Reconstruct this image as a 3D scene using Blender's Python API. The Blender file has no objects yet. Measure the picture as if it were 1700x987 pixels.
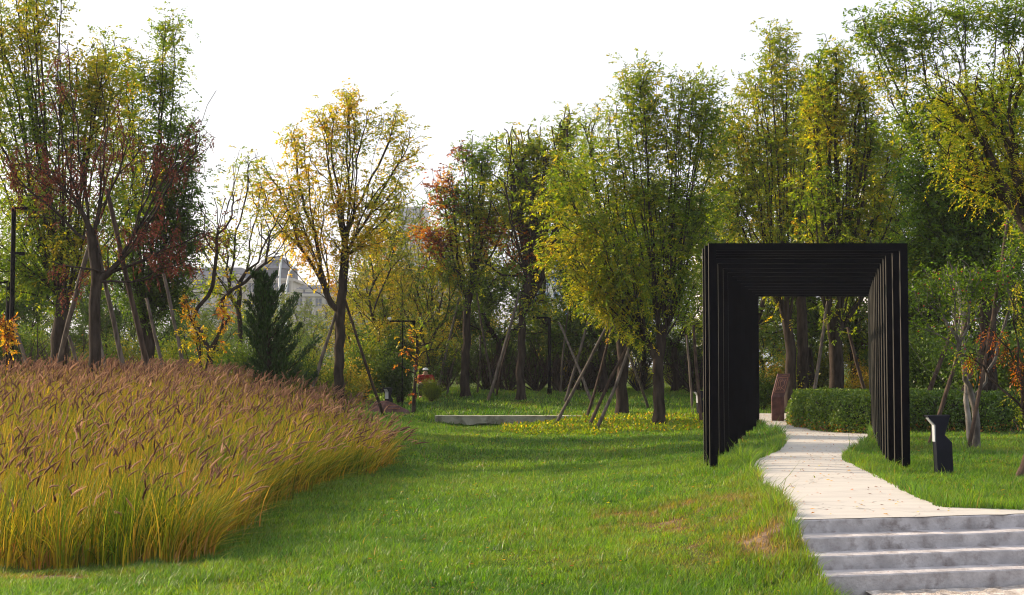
import bpy, math, random
import numpy as np
from mathutils import Vector

R = math.radians
rng = np.random.default_rng(7)
random.seed(7)
scene = bpy.context.scene
col = scene.collection

# ------------------------------------------------------------------ camera
FPX = 2361.0                      # focal length in pixels of the 1700 px wide photograph
CAM = np.array([0.0, 0.0, 1.6])
TILT = math.atan(111.5 / FPX)
cam = bpy.data.cameras.new('camera')
cam.sensor_width = 36.0
cam.lens = 36.0 * FPX / 1700.0
cam.clip_start = 0.1
cam.clip_end = 3000
cam.dof.use_dof = False
cam.dof.focus_distance = 23.0
cam.dof.aperture_fstop = 4.5
cam_o = bpy.data.objects.new('camera', cam)
col.objects.link(cam_o)
cam_o.location = CAM
cam_o.rotation_euler = (R(90) + TILT, 0, 0)
scene.camera = cam_o

# ------------------------------------------------------------------ world, sun, exposure
SUN_EL, SUN_AZ = 24.0, -64.0      # azimuth from +Y, negative towards -X (left of the picture)
world = bpy.data.worlds.new('World')
scene.world = world
world.use_nodes = True
wn = world.node_tree
wn.nodes.clear()
wo = wn.nodes.new('ShaderNodeOutputWorld')
sky = wn.nodes.new('ShaderNodeTexSky')
sky.sky_type = 'NISHITA'
sky.sun_disc = False
sky.sun_elevation = R(SUN_EL)
sky.sun_rotation = R(SUN_AZ)
sky.air_density = 1.0
sky.dust_density = 4.0
b1 = wn.nodes.new('ShaderNodeBackground')
b1.inputs['Strength'].default_value = 0.05
b2 = wn.nodes.new('ShaderNodeBackground')       # the bright white overcast veil
b2.inputs['Color'].default_value = (0.97, 0.96, 1.0, 1)
b2.inputs['Strength'].default_value = 0.47
ad = wn.nodes.new('ShaderNodeAddShader')
wn.links.new(sky.outputs[0], b1.inputs['Color'])
wn.links.new(b1.outputs[0], ad.inputs[0])
wn.links.new(b2.outputs[0], ad.inputs[1])
wn.links.new(ad.outputs[0], wo.inputs['Surface'])
sun = bpy.data.lights.new('sun', 'SUN')
sun.energy = 5.0
sun.angle = R(0.9)
sun.color = (1.0, 0.79, 0.55)
sun_o = bpy.data.objects.new('sun', sun)
col.objects.link(sun_o)
sd = Vector((math.sin(R(SUN_AZ)) * math.cos(R(SUN_EL)), math.cos(R(SUN_AZ)) * math.cos(R(SUN_EL)), math.sin(R(SUN_EL))))
sun_o.rotation_euler = sd.to_track_quat('Z', 'Y').to_euler()
sun_o.location = (-30, 10, 30)
scene.view_settings.view_transform = 'Standard'
scene.view_settings.look = 'None'
scene.view_settings.exposure = 0.85
scene.view_settings.gamma = 1.0
scene.render.engine = 'CYCLES'
scene.cycles.max_bounces = 6
scene.cycles.use_denoising = True
scene.cycles.denoiser = 'OPENIMAGEDENOISE'
scene.cycles.denoising_input_passes = 'RGB_ALBEDO_NORMAL'
scene.cycles.denoising_prefilter = 'ACCURATE'
scene.cycles.pixel_filter_type = 'BLACKMAN_HARRIS'
scene.cycles.filter_width = 1.1
scene.cycles.diffuse_bounces = 3
scene.cycles.transmission_bounces = 4
scene.cycles.volume_bounces = 0
scene.cycles.transparent_max_bounces = 6
scene.cycles.sample_clamp_indirect = 4.0

# ------------------------------------------------------------------ geometry helpers
ct, st = math.cos(TILT), math.sin(TILT)


def P(px, py, Y):
    """world point seen at photograph pixel (px, py) at depth Y"""
    x = (px - 850.0) / FPX
    v = (493.5 - py) / FPX
    d = np.array([x, ct - v * st, st + v * ct])
    return CAM + d * (Y / d[1])


def X_at(px, Y):
    return (px - 850.0) / FPX * Y


def g0(px, py, z=0.0):
    D = (1.6 - z) * FPX / (py - 605.0)
    return ((px - 850.0) / FPX * D, D)


def tag(o, label=None, cat=None, group=None, kind=None):
    if label: o['label'] = label
    if cat: o['category'] = cat
    if group: o['group'] = group
    if kind: o['kind'] = kind
    return o


def empty(name, loc=(0, 0, 0), rz=0.0):
    o = bpy.data.objects.new(name, None)
    o.empty_display_size = 0.2
    o.location = loc
    o.rotation_euler = (0, 0, rz)
    col.objects.link(o)
    return o


def mesh_np(name, verts, faces, mat, parent=None, attrs=None, smooth=False):
    """faces: list of (k, array[n,k])"""
    me = bpy.data.meshes.new(name)
    verts = np.asarray(verts, dtype=np.float32)
    me.vertices.add(len(verts))
    me.vertices.foreach_set('co', verts.ravel())
    idx, starts, tot, s = [], [], [], 0
    for fa in faces:
        fa = np.asarray(fa, dtype=np.int32)
        if len(fa) == 0: continue
        n, k = fa.shape
        idx.append(fa.ravel())
        starts.append(s + np.arange(n) * k)
        tot.append(np.full(n, k))
        s += n * k
    idx = np.concatenate(idx); starts = np.concatenate(starts); tot = np.concatenate(tot)
    me.loops.add(len(idx))
    me.loops.foreach_set('vertex_index', idx)
    me.polygons.add(len(starts))
    me.polygons.foreach_set('loop_start', starts.astype(np.int32))
    me.polygons.foreach_set('loop_total', tot.astype(np.int32))
    if smooth:
        me.polygons.foreach_set('use_smooth', np.ones(len(starts), dtype=bool))
    if attrs:
        for k, a in attrs.items():
            at = me.attributes.new(k, 'FLOAT', 'POINT')
            at.data.foreach_set('value', np.asarray(a, dtype=np.float32))
    me.update(calc_edges=True)
    me.validate()
    if mat: me.materials.append(mat)
    o = bpy.data.objects.new(name, me)
    col.objects.link(o)
    if parent: o.parent = parent
    return o


class MB:
    def __init__(self):
        self.v, self.f, self.n = [], [], 0

    def add(self, vs, fs):
        self.v += [tuple(v) for v in vs]
        self.f += [tuple(i + self.n for i in f) for f in fs]
        self.n = len(self.v)

    def box(self, x0, x1, y0, y1, z0, z1):
        self.add([(x0, y0, z0), (x1, y0, z0), (x1, y1, z0), (x0, y1, z0), (x0, y0, z1), (x1, y0, z1), (x1, y1, z1), (x0, y1, z1)],
                 [(0, 3, 2, 1), (4, 5, 6, 7), (0, 1, 5, 4), (1, 2, 6, 5), (2, 3, 7, 6), (3, 0, 4, 7)])

    def prism(self, pts, h0, h1, axis='y'):
        n = len(pts)
        if axis == 'y':
            vs = [(p[0], h0, p[1]) for p in pts] + [(p[0], h1, p[1]) for p in pts]
        elif axis == 'x':
            vs = [(h0, p[0], p[1]) for p in pts] + [(h1, p[0], p[1]) for p in pts]
        else:
            vs = [(p[0], p[1], h0) for p in pts] + [(p[0], p[1], h1) for p in pts]
        fs = [tuple(range(n)), tuple(range(2 * n - 1, n - 1, -1))]
        for i in range(n):
            j = (i + 1) % n
            fs.append((i, i + n, j + n, j))
        self.add(vs, fs)

    def tube(self, pts, radii, sides=8, cap=True):
        pts = [Vector(p) for p in pts]
        rings = []
        base = self.n
        vs, fs = [], []
        ref = Vector((0.31, 0.95, 0.05))
        for i, p in enumerate(pts):
            t = (pts[min(i + 1, len(pts) - 1)] - pts[max(i - 1, 0)]).normalized()
            if abs(t.dot(ref)) > 0.95: ref = Vector((1, 0.1, 0))
            a = t.cross(ref).normalized()
            b = t.cross(a)
            for k in range(sides):
                an = 2 * math.pi * k / sides
                vs.append(p + (a * math.cos(an) + b * math.sin(an)) * radii[i])
        for i in range(len(pts) - 1):
            for k in range(sides):
                k2 = (k + 1) % sides
                fs.append((i * sides + k, i * sides + k2, (i + 1) * sides + k2, (i + 1) * sides + k))
        if cap:
            fs.append(tuple(range(sides - 1, -1, -1)))
            m = (len(pts) - 1) * sides
            fs.append(tuple(m + k for k in range(sides)))
        self.add(vs, fs)

    def build(self, name, mat, parent=None, smooth=False, bevel=0.0):
        me = bpy.data.meshes.new(name)
        me.from_pydata(self.v, [], self.f)
        me.validate()
        if smooth:
            me.polygons.foreach_set('use_smooth', [True] * len(me.polygons))
        me.materials.append(mat)
        o = bpy.data.objects.new(name, me)
        col.objects.link(o)
        if parent: o.parent = parent
        if bevel:
            b = o.modifiers.new('bevel', 'BEVEL')
            b.width = bevel; b.segments = 2; b.limit_method = 'ANGLE'
        return o


def copy_tree(o, parent=None):
    c = o.copy()
    col.objects.link(c)
    if parent: c.parent = parent
    for ch in list(o.children):
        if ch.name.startswith(o.name + '_none'): continue
        copy_tree(ch, c)
    return c


_ph = rng.uniform(0, 6.28, (40,)); _an = rng.uniform(0, 6.28, (40,))


def noise2(x, y, scale, seed=0, octv=5):
    out = 0
    for i in range(octv):
        k = (i + seed * 7) % 40
        f = scale * (0.7 + 0.45 * i)
        out = out + np.sin((x * math.cos(_an[k]) + y * math.sin(_an[k])) * f + _ph[k] + 1.7 * np.sin((x * math.sin(_an[k]) - y * math.cos(_an[k])) * f * 0.6 + _ph[(k + 3) % 40]))
    return out / octv


def inpoly(x, y, poly):
    x = np.asarray(x); y = np.asarray(y)
    c = np.zeros(x.shape, dtype=bool)
    n = len(poly)
    for i in range(n):
        x1, y1 = poly[i]; x2, y2 = poly[(i + 1) % n]
        if y1 == y2: continue
        cond = ((y1 > y) != (y2 > y)) & (x < (x2 - x1) * (y - y1) / (y2 - y1) + x1)
        c ^= cond
    return c


def polydist(x, y, poly):
    d = np.full(np.shape(x), 1e9)
    n = len(poly)
    for i in range(n):
        ax, ay = poly[i]; bx, by = poly[(i + 1) % n]
        dx, dy = bx - ax, by - ay
        L = dx * dx + dy * dy + 1e-9
        t = np.clip(((x - ax) * dx + (y - ay) * dy) / L, 0, 1)
        d = np.minimum(d, np.hypot(x - ax - t * dx, y - ay - t * dy))
    return d


# ------------------------------------------------------------------ materials
def new_mat(name):
    m = bpy.data.materials.new(name)
    m.use_nodes = True
    nt = m.node_tree
    nt.nodes.clear()
    out = nt.nodes.new('ShaderNodeOutputMaterial')
    return m, nt, out


def ramp(nt, stops):
    r = nt.nodes.new('ShaderNodeValToRGB')
    cr = r.color_ramp
    while len(cr.elements) > 1: cr.elements.remove(cr.elements[0])
    cr.elements[0].position = stops[0][0]; cr.elements[0].color = (*stops[0][1], 1)
    for p, c in stops[1:]:
        e = cr.elements.new(p); e.color = (*c, 1)
    return r


def leaf_mat(name, stops, trans=0.56, gloss=0.02, objrand=0.0, transtint=(1.75, 1.7, 0.4)):
    m, nt, out = new_mat(name)
    at = nt.nodes.new('ShaderNodeAttribute'); at.attribute_name = 'tint'
    av = nt.nodes.new('ShaderNodeAttribute'); av.attribute_name = 'val'
    rp = ramp(nt, stops)
    src = at.outputs['Fac']
    if objrand:
        oi = nt.nodes.new('ShaderNodeObjectInfo')
        ma = nt.nodes.new('ShaderNodeMath'); ma.operation = 'MULTIPLY_ADD'
        ma.inputs[1].default_value = objrand; ma.inputs[2].default_value = -objrand / 2
        ad = nt.nodes.new('ShaderNodeMath'); ad.operation = 'ADD'
        nt.links.new(oi.outputs['Random'], ma.inputs[0])
        nt.links.new(ma.outputs[0], ad.inputs[0]); nt.links.new(src, ad.inputs[1])
        src = ad.outputs[0]
    nt.links.new(src, rp.inputs[0])
    mul = nt.nodes.new('ShaderNodeVectorMath'); mul.operation = 'SCALE'
    nt.links.new(rp.outputs[0], mul.inputs[0]); nt.links.new(av.outputs['Fac'], mul.inputs['Scale'])
    d = nt.nodes.new('ShaderNodeBsdfDiffuse'); t = nt.nodes.new('ShaderNodeBsdfTranslucent')
    tm = nt.nodes.new('ShaderNodeVectorMath'); tm.operation = 'MULTIPLY'; tm.inputs[1].default_value = transtint
    nt.links.new(mul.outputs[0], d.inputs['Color'])
    nt.links.new(mul.outputs[0], tm.inputs[0]); nt.links.new(tm.outputs[0], t.inputs['Color'])
    mx = nt.nodes.new('ShaderNodeMixShader'); mx.inputs[0].default_value = trans
    nt.links.new(d.outputs[0], mx.inputs[1]); nt.links.new(t.outputs[0], mx.inputs[2])
    g = nt.nodes.new('ShaderNodeBsdfGlossy'); g.inputs['Roughness'].default_value = 0.45
    g.inputs['Color'].default_value = (0.9, 0.9, 0.9, 1)
    m2 = nt.nodes.new('ShaderNodeMixShader'); m2.inputs[0].default_value = gloss
    nt.links.new(mx.outputs[0], m2.inputs[1]); nt.links.new(g.outputs[0], m2.inputs[2])
    nt.links.new(m2.outputs[0], out.inputs['Surface'])
    return m


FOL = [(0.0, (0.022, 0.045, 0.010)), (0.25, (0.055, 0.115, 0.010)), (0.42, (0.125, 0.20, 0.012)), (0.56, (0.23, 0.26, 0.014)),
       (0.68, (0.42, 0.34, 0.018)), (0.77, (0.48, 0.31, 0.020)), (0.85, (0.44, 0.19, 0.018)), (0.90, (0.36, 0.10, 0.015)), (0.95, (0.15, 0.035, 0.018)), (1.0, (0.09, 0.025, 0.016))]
M_FOL = leaf_mat('foliage', FOL, objrand=0.0)
M_FOLB = leaf_mat('background foliage', FOL, objrand=0.12, trans=.4, transtint=(1.15, 1.05, .4))
M_GRASS = leaf_mat('lawn grass', [(0, (0.055, 0.145, 0.006)), (0.4, (0.125, 0.225, 0.010)), (0.62, (0.17, 0.21, 0.018)), (0.82, (0.20, 0.15, 0.045)), (1, (0.27, 0.18, 0.085))], trans=0.4, gloss=0.04)
M_REED = leaf_mat('fountain grass', [(0, (0.06, 0.12, 0.008)), (0.3, (0.19, 0.25, 0.014)), (0.5, (0.42, 0.31, 0.024)), (0.7, (0.50, 0.31, 0.04)), (0.85, (0.38, 0.16, 0.04)), (1, (0.52, 0.36, 0.17))], trans=0.38, gloss=0.02, transtint=(1.2, 1.05, 0.6))
M_PLUME = leaf_mat('plumes', [(0, (0.10, 0.047, 0.034)), (0.4, (0.25, 0.135, 0.085)), (0.8, (0.46, 0.29, 0.17)), (1, (0.60, 0.40, 0.25))], trans=0.35, gloss=0.015, transtint=(1.2, 0.9, 0.7))
M_SEED = leaf_mat('dry seed clusters', [(0.9, (0.19, 0.055, 0.032)), (1, (0.11, 0.033, 0.020))], trans=.25, gloss=.01, transtint=(1, 1, 1))
M_CONE = leaf_mat('conifer needles', [(0, (0.006, 0.022, 0.004)), (0.5, (0.018, 0.055, 0.007)), (1, (0.055, 0.11, 0.012))], trans=0.15, gloss=0.03)


def surf_mat(name, c1, c2, scale=3.0, rough=0.8, bump=0.3, metallic=0.0, detail=6, c3=None, scale2=0.7, stretch=(1, 1, 1), spec=0.3, bscale=None, contrast=(0.35, 0.65)):
    m, nt, out = new_mat(name)
    tc = nt.nodes.new('ShaderNodeTexCoord')
    mp = nt.nodes.new('ShaderNodeMapping'); mp.inputs['Scale'].default_value = stretch
    nt.links.new(tc.outputs['Object'], mp.inputs[0])
    n = nt.nodes.new('ShaderNodeTexNoise'); n.inputs['Scale'].default_value = scale; n.inputs['Detail'].default_value = detail
    nt.links.new(mp.outputs[0], n.inputs['Vector'])
    rp = ramp(nt, [(contrast[0], c1), (contrast[1], c2)])
    nt.links.new(n.outputs['Fac'], rp.inputs[0])
    cs = rp.outputs[0]
    if c3:
        n2 = nt.nodes.new('ShaderNodeTexNoise'); n2.inputs['Scale'].default_value = scale2; n2.inputs['Detail'].default_value = 8
        n2.inputs['Roughness'].default_value = 0.65
        nt.links.new(mp.outputs[0], n2.inputs['Vector'])
        mr = nt.nodes.new('ShaderNodeMapRange'); mr.inputs[1].default_value = 0.5; mr.inputs[2].default_value = 0.68
        nt.links.new(n2.outputs['Fac'], mr.inputs[0])
        mx = nt.nodes.new('ShaderNodeMix'); mx.data_type = 'RGBA'
        nt.links.new(mr.outputs[0], mx.inputs[0]); nt.links.new(cs, mx.inputs[6]); mx.inputs[7].default_value = (*c3, 1)
        cs = mx.outputs[2]
    b = nt.nodes.new('ShaderNodeBsdfPrincipled')
    nt.links.new(cs, b.inputs['Base Color'])
    b.inputs['Roughness'].default_value = rough
    b.inputs['Metallic'].default_value = metallic
    b.inputs['Specular IOR Level'].default_value = spec
    if bump:
        n3 = nt.nodes.new('ShaderNodeTexNoise'); n3.inputs['Scale'].default_value = bscale or scale * 6; n3.inputs['Detail'].default_value = 5
        nt.links.new(mp.outputs[0], n3.inputs['Vector'])
        bp = nt.nodes.new('ShaderNodeBump'); bp.inputs['Strength'].default_value = bump; bp.inputs['Distance'].default_value = 0.02
        nt.links.new(n3.outputs['Fac'], bp.inputs['Height']); nt.links.new(bp.outputs[0], b.inputs['Normal'])
    nt.links.new(b.outputs[0], out.inputs['Surface'])
    return m


M_BARK = surf_mat('bark', (0.016, 0.012, 0.010), (0.055, 0.042, 0.034), scale=9, stretch=(1, 1, 0.22), bump=0.9, rough=0.95, spec=0.1)
M_BARKL = surf_mat('smooth grey bark', (0.13, 0.115, 0.105), (0.27, 0.25, 0.235), scale=7, stretch=(1, 1, 0.5), bump=0.4, rough=0.7, spec=0.25, c3=(0.10, 0.07, 0.05), scale2=4)
M_BARKM = surf_mat('mid grey bark', (0.05, 0.043, 0.038), (0.15, 0.135, 0.12), scale=7, stretch=(1, 1, 0.5), bump=0.4, rough=0.7, spec=0.2)
M_POLE = surf_mat('weathered grey pole wood', (0.055, 0.045, 0.038), (0.15, 0.125, 0.105), scale=14, stretch=(1, 1, 0.12), bump=0.6, rough=0.9, spec=0.15)
M_POLEB = surf_mat('brown pole wood', (0.034, 0.023, 0.018), (0.095, 0.066, 0.050), scale=14, stretch=(1, 1, 0.12), bump=0.6, rough=0.9, spec=0.15)
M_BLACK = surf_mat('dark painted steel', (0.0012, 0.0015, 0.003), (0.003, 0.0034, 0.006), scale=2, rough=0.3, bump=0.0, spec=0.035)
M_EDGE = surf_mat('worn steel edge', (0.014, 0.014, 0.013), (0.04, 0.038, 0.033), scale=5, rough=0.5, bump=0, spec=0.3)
M_NAVY = surf_mat('dark bollard paint', (0.004, 0.005, 0.012), (0.007, 0.008, 0.018), scale=4, rough=0.45, bump=0.03, spec=0.15)
M_LENS = surf_mat('opal lamp lens', (0.34, 0.36, 0.40), (0.42, 0.44, 0.48), scale=3, rough=0.3, bump=0)
M_RUST = surf_mat('rusted steel', (0.050, 0.018, 0.017), (0.13, 0.050, 0.040), scale=6, rough=0.6, bump=0.3, c3=(0.09, 0.055, 0.065), scale2=3, spec=0.35)
M_ENGR = surf_mat('engraved lines', (0.28, 0.12, 0.07), (0.36, 0.17, 0.10), scale=9, rough=0.7, bump=0)
M_CONC = surf_mat('stair concrete', (0.33, 0.315, 0.32), (0.50, 0.48, 0.485), scale=4.5, rough=0.85, bump=0.5, c3=(0.23, 0.205, 0.20), scale2=5, stretch=(1, 1, 1), bscale=30)
M_SLAB = surf_mat('slab concrete', (0.38, 0.36, 0.29), (0.55, 0.52, 0.44), scale=3, rough=0.85, bump=0.4, c3=(0.15, 0.14, 0.11), scale2=2)
M_WHITE = surf_mat('white painted steel', (0.70, 0.72, 0.76), (0.78, 0.80, 0.84), scale=2, rough=0.5, bump=0)
M_RUBBLE = surf_mat('rubble', (0.30, 0.26, 0.23), (0.60, 0.56, 0.52), scale=9, rough=0.95, bump=1.0, c3=(0.18, 0.14, 0.11), scale2=4)

# ------------------------------------------------------------------ terrain
CP = []
for px, py, D in [(-200, 987, 13.3), (0, 987, 13.3), (400, 987, 13.3), (850, 987, 13.3), (1200, 985, 13.3),
                  (1320, 880, 14.5), (1345, 935, 14.0), (1368, 985, 13.4), (1200, 905, 14.8), (1100, 875, 16), (1000, 885, 16.3), (850, 900, 16), (600, 925, 15.2),
                  (1180, 783, 21.6), (1100, 792, 21.3), (1000, 815, 19.5), (900, 850, 18), (800, 868, 17.3), (700, 885, 17.3),
                  (850, 790, 25), (850, 752, 31), (700, 775, 28), (1000, 780, 25), (1100, 752, 28), (700, 720, 36),
                  (800, 702, 43), (850, 713, 38.5), (1000, 716, 36), (1093, 708, 36.8), (700, 690, 44.5), (640, 686, 46), (1000, 692, 43.5),
                  (750, 657, 52.5), (900, 657, 52.5), (1032, 690, 42), (1130, 656, 56), (600, 657, 52.5),
                  (1290, 700, 40), (1300, 692, 43), (1450, 720, 33), (1560, 790, 20.5), (1620, 741, 27), (1690, 781, 21.5), (1700, 842, 16), (1560, 842, 16), (1650, 700, 38), (1260, 725, 31), (1240, 772, 22.6),
                  (330, 935, 15.6), (0, 945, 15.6), (400, 880, 18), (480, 832, 21), (630, 795, 25), (670, 770, 27.5), (660, 722, 34)]:
    CP.append((X_at(px, D), D, 1.6 - (py - 605) * D / FPX))
for px, D, z in [(200, 22, 0.0), (0, 22, 0.0), (-300, 22, 0.0), (300, 28, 0.28), (0, 28, 0.35), (480, 32, 0.12), (200, 34, 0.5), (0, 36, 0.5), (450, 40, 0.35), (-400, 36, 0.5), (300, 50, 0.5), (0, 55, 0.5),
                 (1400, 50, 0.25), (1650, 52, 0.3), (1900, 40, 0.2), (2000, 20, 0.0), (1320, 12, -0.6), (850, 8, -0.7), (0, 8, -0.75), (1700, 8, -0.6), (1400, 26, 0.0), (1550, 15.8, 0.0), (1400, 15.5, 0.0), (1400, 18, 0.0)]:
    CP.append((X_at(px, D), D, z))
CP = np.array(CP)


def _tps(r):
    return np.where(r > 1e-9, r * r * np.log(r + 1e-9), 0.0)


_n = len(CP)
_K = _tps(np.hypot(CP[:, None, 0] - CP[None, :, 0], CP[:, None, 1] - CP[None, :, 1])) + np.eye(_n) * 0.6
_A = np.zeros((_n + 3, _n + 3)); _A[:_n, :_n] = _K; _A[:_n, _n] = 1; _A[:_n, _n + 1:] = CP[:, :2]; _A[_n, :_n] = 1; _A[_n + 1:, :_n] = CP[:, :2].T
_W = np.linalg.solve(_A, np.concatenate([CP[:, 2], [0, 0, 0]]))


def smooth(a, b, x):
    t = np.clip((x - a) / (b - a), 0, 1)
    return t * t * (3 - 2 * t)


# stair frame: origin at the platform's left front corner
S0 = np.array([X_at(1318, 14.7), 14.72]); SA = R(13.0)
SU = np.array([math.cos(SA), math.sin(SA)]); SV = np.array([-math.sin(SA), math.cos(SA)])


def uv(x, y):
    dx, dy = x - S0[0], y - S0[1]
    return dx * SU[0] + dy * SU[1], dx * SV[0] + dy * SV[1]


def T0(x, y):
    x = np.atleast_1d(np.asarray(x, float)); y = np.atleast_1d(np.asarray(y, float))
    xc = np.clip(x, -16, 16); yc = np.clip(y, 6, 58)
    z = _W[_n] + _W[_n + 1] * xc + _W[_n + 2] * yc
    for i in range(_n):
        z = z + _W[i] * _tps(np.hypot(xc - CP[i, 0], yc - CP[i, 1]))
    z = z - .19 * np.exp(-((x + .7) / 1.7) ** 4 - ((y - 41.6) / 1.5) ** 4)
    f = smooth(50, 62, y)
    z = z * (1 - f) + 0.5 * f
    f = smooth(11, 16, np.abs(x)) * (1 - smooth(40, 55, y))
    return z


def T(x, y):
    z = T0(x, y)
    x = np.atleast_1d(np.asarray(x, float)); y = np.atleast_1d(np.asarray(y, float))
    u, v = uv(x, y)
    f = smooth(-0.5, 0.1, u) * smooth(-0.02, 0.02, v) * (1 - smooth(2.0, 4.5, v))      # platform
    z = z * (1 - f) + (-0.02) * f
    f = np.where(v > -.02, smooth(-0.02, 0.10, u), smooth(S0[0] + .03, S0[0] + .12, x)) * (1 - smooth(0.08, 0.14, v))                 # under and before the stairs
    z = z * (1 - f) + (-0.62) * f
    return z


def Tz(x, y):
    return float(T(x, y)[0])


# path outline (z = 0)
PL = [g0(*p) for p in [(1316, 862), (1300, 850), (1288, 832), (1262, 808), (1246, 785), (1241, 768), (1262, 756), (1288, 746), (1297, 736), (1290, 724), (1268, 714), (1258, 706)]]
PR = [g0(*p) for p in [(1700, 845), (1640, 843), (1562, 841), (1522, 826), (1452, 792), (1402, 766), (1408, 752), (1436, 740), (1446, 728), (1440, 716), (1400, 708), (1330, 698)]]
BACK_R = [(9.6, 41.6), (9.9, 44.6)]
BACK_L = [(-2.6, 44.6), (-2.6, 43.2), (6.2, 43.2)]
PATH = PL + [(6.55, 41.0), (6.2, 43.2)][:1] + BACK_L[::-1] + BACK_R[::-1] + PR[::-1]
PATH.append((9.0, 15.9)); PATH.insert(0, tuple(S0 + SU * 6.0 + SV * 0.0)); PATH.insert(1, tuple(S0))
PATH.append(tuple(S0 + SU * 6.0 + SV * 0.4))


def dedupe(poly):
    out = []
    for p in poly:
        if not out or math.hypot(p[0] - out[-1][0], p[1] - out[-1][1]) > 0.02: out.append((float(p[0]), float(p[1])))
    return out


# order: stair corner -> left edge -> back -> right edge -> far right of the platform
PATH = [tuple(S0 + SV * 0.012)] + PL[1:] + [(6.3, 41.2), (5.9, 43.2), (-2.25, 43.25), (-2.25, 44.4), (9.9, 44.6), (9.6, 41.6)] + PR[::-1][0:12] + [tuple(S0 + SU * 6.0 + SV * 0.10)] + [tuple(S0 + SU * 6.0 + SV * 0.012)]
PATH = dedupe(PATH)
BED = [(X_at(px, D), D) for px, D in [(-250, 15.4), (-100, 15.5), (150, 15.5), (330, 15.6), (385, 17.0), (415, 18.8), (455, 20.6), (540, 23.2), (620, 25.4), (655, 27.2), (655, 29), (610, 31), (540, 34), (470, 37), (380, 37.5), (-300, 37.5)]]
STAIR = [tuple(S0 + SV * 0.02 + SU * -0.02), tuple(S0 + SU * 8), tuple(S0 + SU * 8 - SV * 4), (2.97, 13.3), (3.05, 12.5)]
STAIR = [tuple(S0 + SV * 0.02), tuple(S0 + SU * 8 + SV * 0.02), tuple(S0 + SU * 8 - SV * 4), (2.97, 11.0), (2.97, 13.4)]


def dry_and_sun_tone(x, y):
    """0 fresh green .. 1 dead straw: brown patches on the banks, litter area under the trees, painted sunlit and dark patches"""
    d = 0.24 + 0.26 * noise2(x, y, 0.8, 1) + 0.20 * noise2(x, y, 3.1, 2) + 0.12 * noise2(x, y, 9.0, 14)  # broad noise also stands in for sunlit and darker lawn areas
    for cx, cy, rx, ry, a in [(X_at(1230, 14.9), 14.9, 1.2, 0.9, 0.34), (X_at(1285, 14.6), 14.6, 0.45, 0.4, 0.30), (X_at(1010, 16.5), 16.6, 1.5, 0.9, 0.32), (X_at(1080, 17.5), 17.5, 1.0, 0.6, 0.3), (X_at(1180, 17), 17, 1.0, 1.0, 0.2),
                              (X_at(760, 16.5), 16.6, 1.6, 0.5, 0.2), (X_at(60, 14.9), 14.9, 1.2, 0.35, 0.75), (X_at(330, 15.2), 15.3, 0.4, 0.3, 0.5), (X_at(1000, 30), 30, 3, 1.5, 0.12),
                              (X_at(980, 37), 37.2, 2.6, 1.6, 0.3), (X_at(1600, 16.6), 16.6, 1.5, 0.4, 0.12)]:
        d = d + a * np.exp(-(((x - cx) / rx) ** 2 + ((y - cy) / ry) ** 2)) * (0.8 + 0.9 * noise2(x, y, 4.5, 3) + 0.6 * noise2(x, y, 12, 24))
    return np.clip(d, 0, 1)


# ground sheet
def axis_pts(segs):
    out = []
    for a, b, s in segs:
        out += list(np.arange(a, b, s))
    return np.array(out) if out else None


gx = np.concatenate([axis_pts([(-420, -60, 30), (-60, -16, 4), (-16, 1, 0.25), (1, 6.5, 0.06), (6.5, 14, 0.25), (14, 60, 4), (60, 430, 30)])])
gy = np.concatenate([axis_pts([(-60, 6, 3), (6, 12.5, 0.3), (12.5, 16.5, 0.06), (16.5, 30, 0.22), (30, 60, 0.4), (60, 100, 4), (100, 620, 26)])])
GX, GY = np.meshgrid(gx, gy)
gz = T(GX.ravel(), GY.ravel())
near = (np.abs(GX.ravel()) < 16) & (GY.ravel() < 60) & (GY.ravel() > 8)
gz = gz + np.where(near, 0.012 * noise2(GX.ravel(), GY.ravel(), 2.4, 4), 0)
inP = inpoly(GX.ravel(), GY.ravel(), PATH)
gz = np.where(inP, gz - 0.03, gz)
nx, ny = len(gx), len(gy)
ii = np.arange((nx - 1) * (ny - 1)); r_, c_ = ii // (nx - 1), ii % (nx - 1)
a_ = r_ * nx + c_
q = np.stack([a_, a_ + 1, a_ + nx + 1, a_ + nx], 1)
m, nt, out = new_mat('lawn soil and turf')
at = nt.nodes.new('ShaderNodeAttribute'); at.attribute_name = 'dry'
tc = nt.nodes.new('ShaderNodeTexCoord')
nz = nt.nodes.new('ShaderNodeTexNoise'); nz.inputs['Scale'].default_value = 14; nz.inputs['Detail'].default_value = 8
nt.links.new(tc.outputs['Object'], nz.inputs['Vector'])
ma = nt.nodes.new('ShaderNodeMath'); ma.operation = 'MULTIPLY_ADD'; ma.inputs[1].default_value = 0.35; ma.inputs[2].default_value = -0.17
nt.links.new(nz.outputs['Fac'], ma.inputs[0])
ad_ = nt.nodes.new('ShaderNodeMath'); ad_.operation = 'ADD'
nt.links.new(ma.outputs[0], ad_.inputs[0]); nt.links.new(at.outputs['Fac'], ad_.inputs[1])
rp = ramp(nt, [(0.1, (0.026, 0.062, 0.008)), (0.4, (0.045, 0.085, 0.010)), (0.62, (0.085, 0.085, 0.025)), (0.8, (0.12, 0.075, 0.042)), (1, (0.20, 0.145, 0.10))])
nt.links.new(ad_.outputs[0], rp.inputs[0])
bs = nt.nodes.new('ShaderNodeBsdfPrincipled'); bs.inputs['Roughness'].default_value = 1.0; bs.inputs['Specular IOR Level'].default_value = 0.05
nt.links.new(rp.outputs[0], bs.inputs['Base Color'])
bp = nt.nodes.new('ShaderNodeBump'); bp.inputs['Strength'].default_value = 0.9; bp.inputs['Distance'].default_value = 0.05
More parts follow.
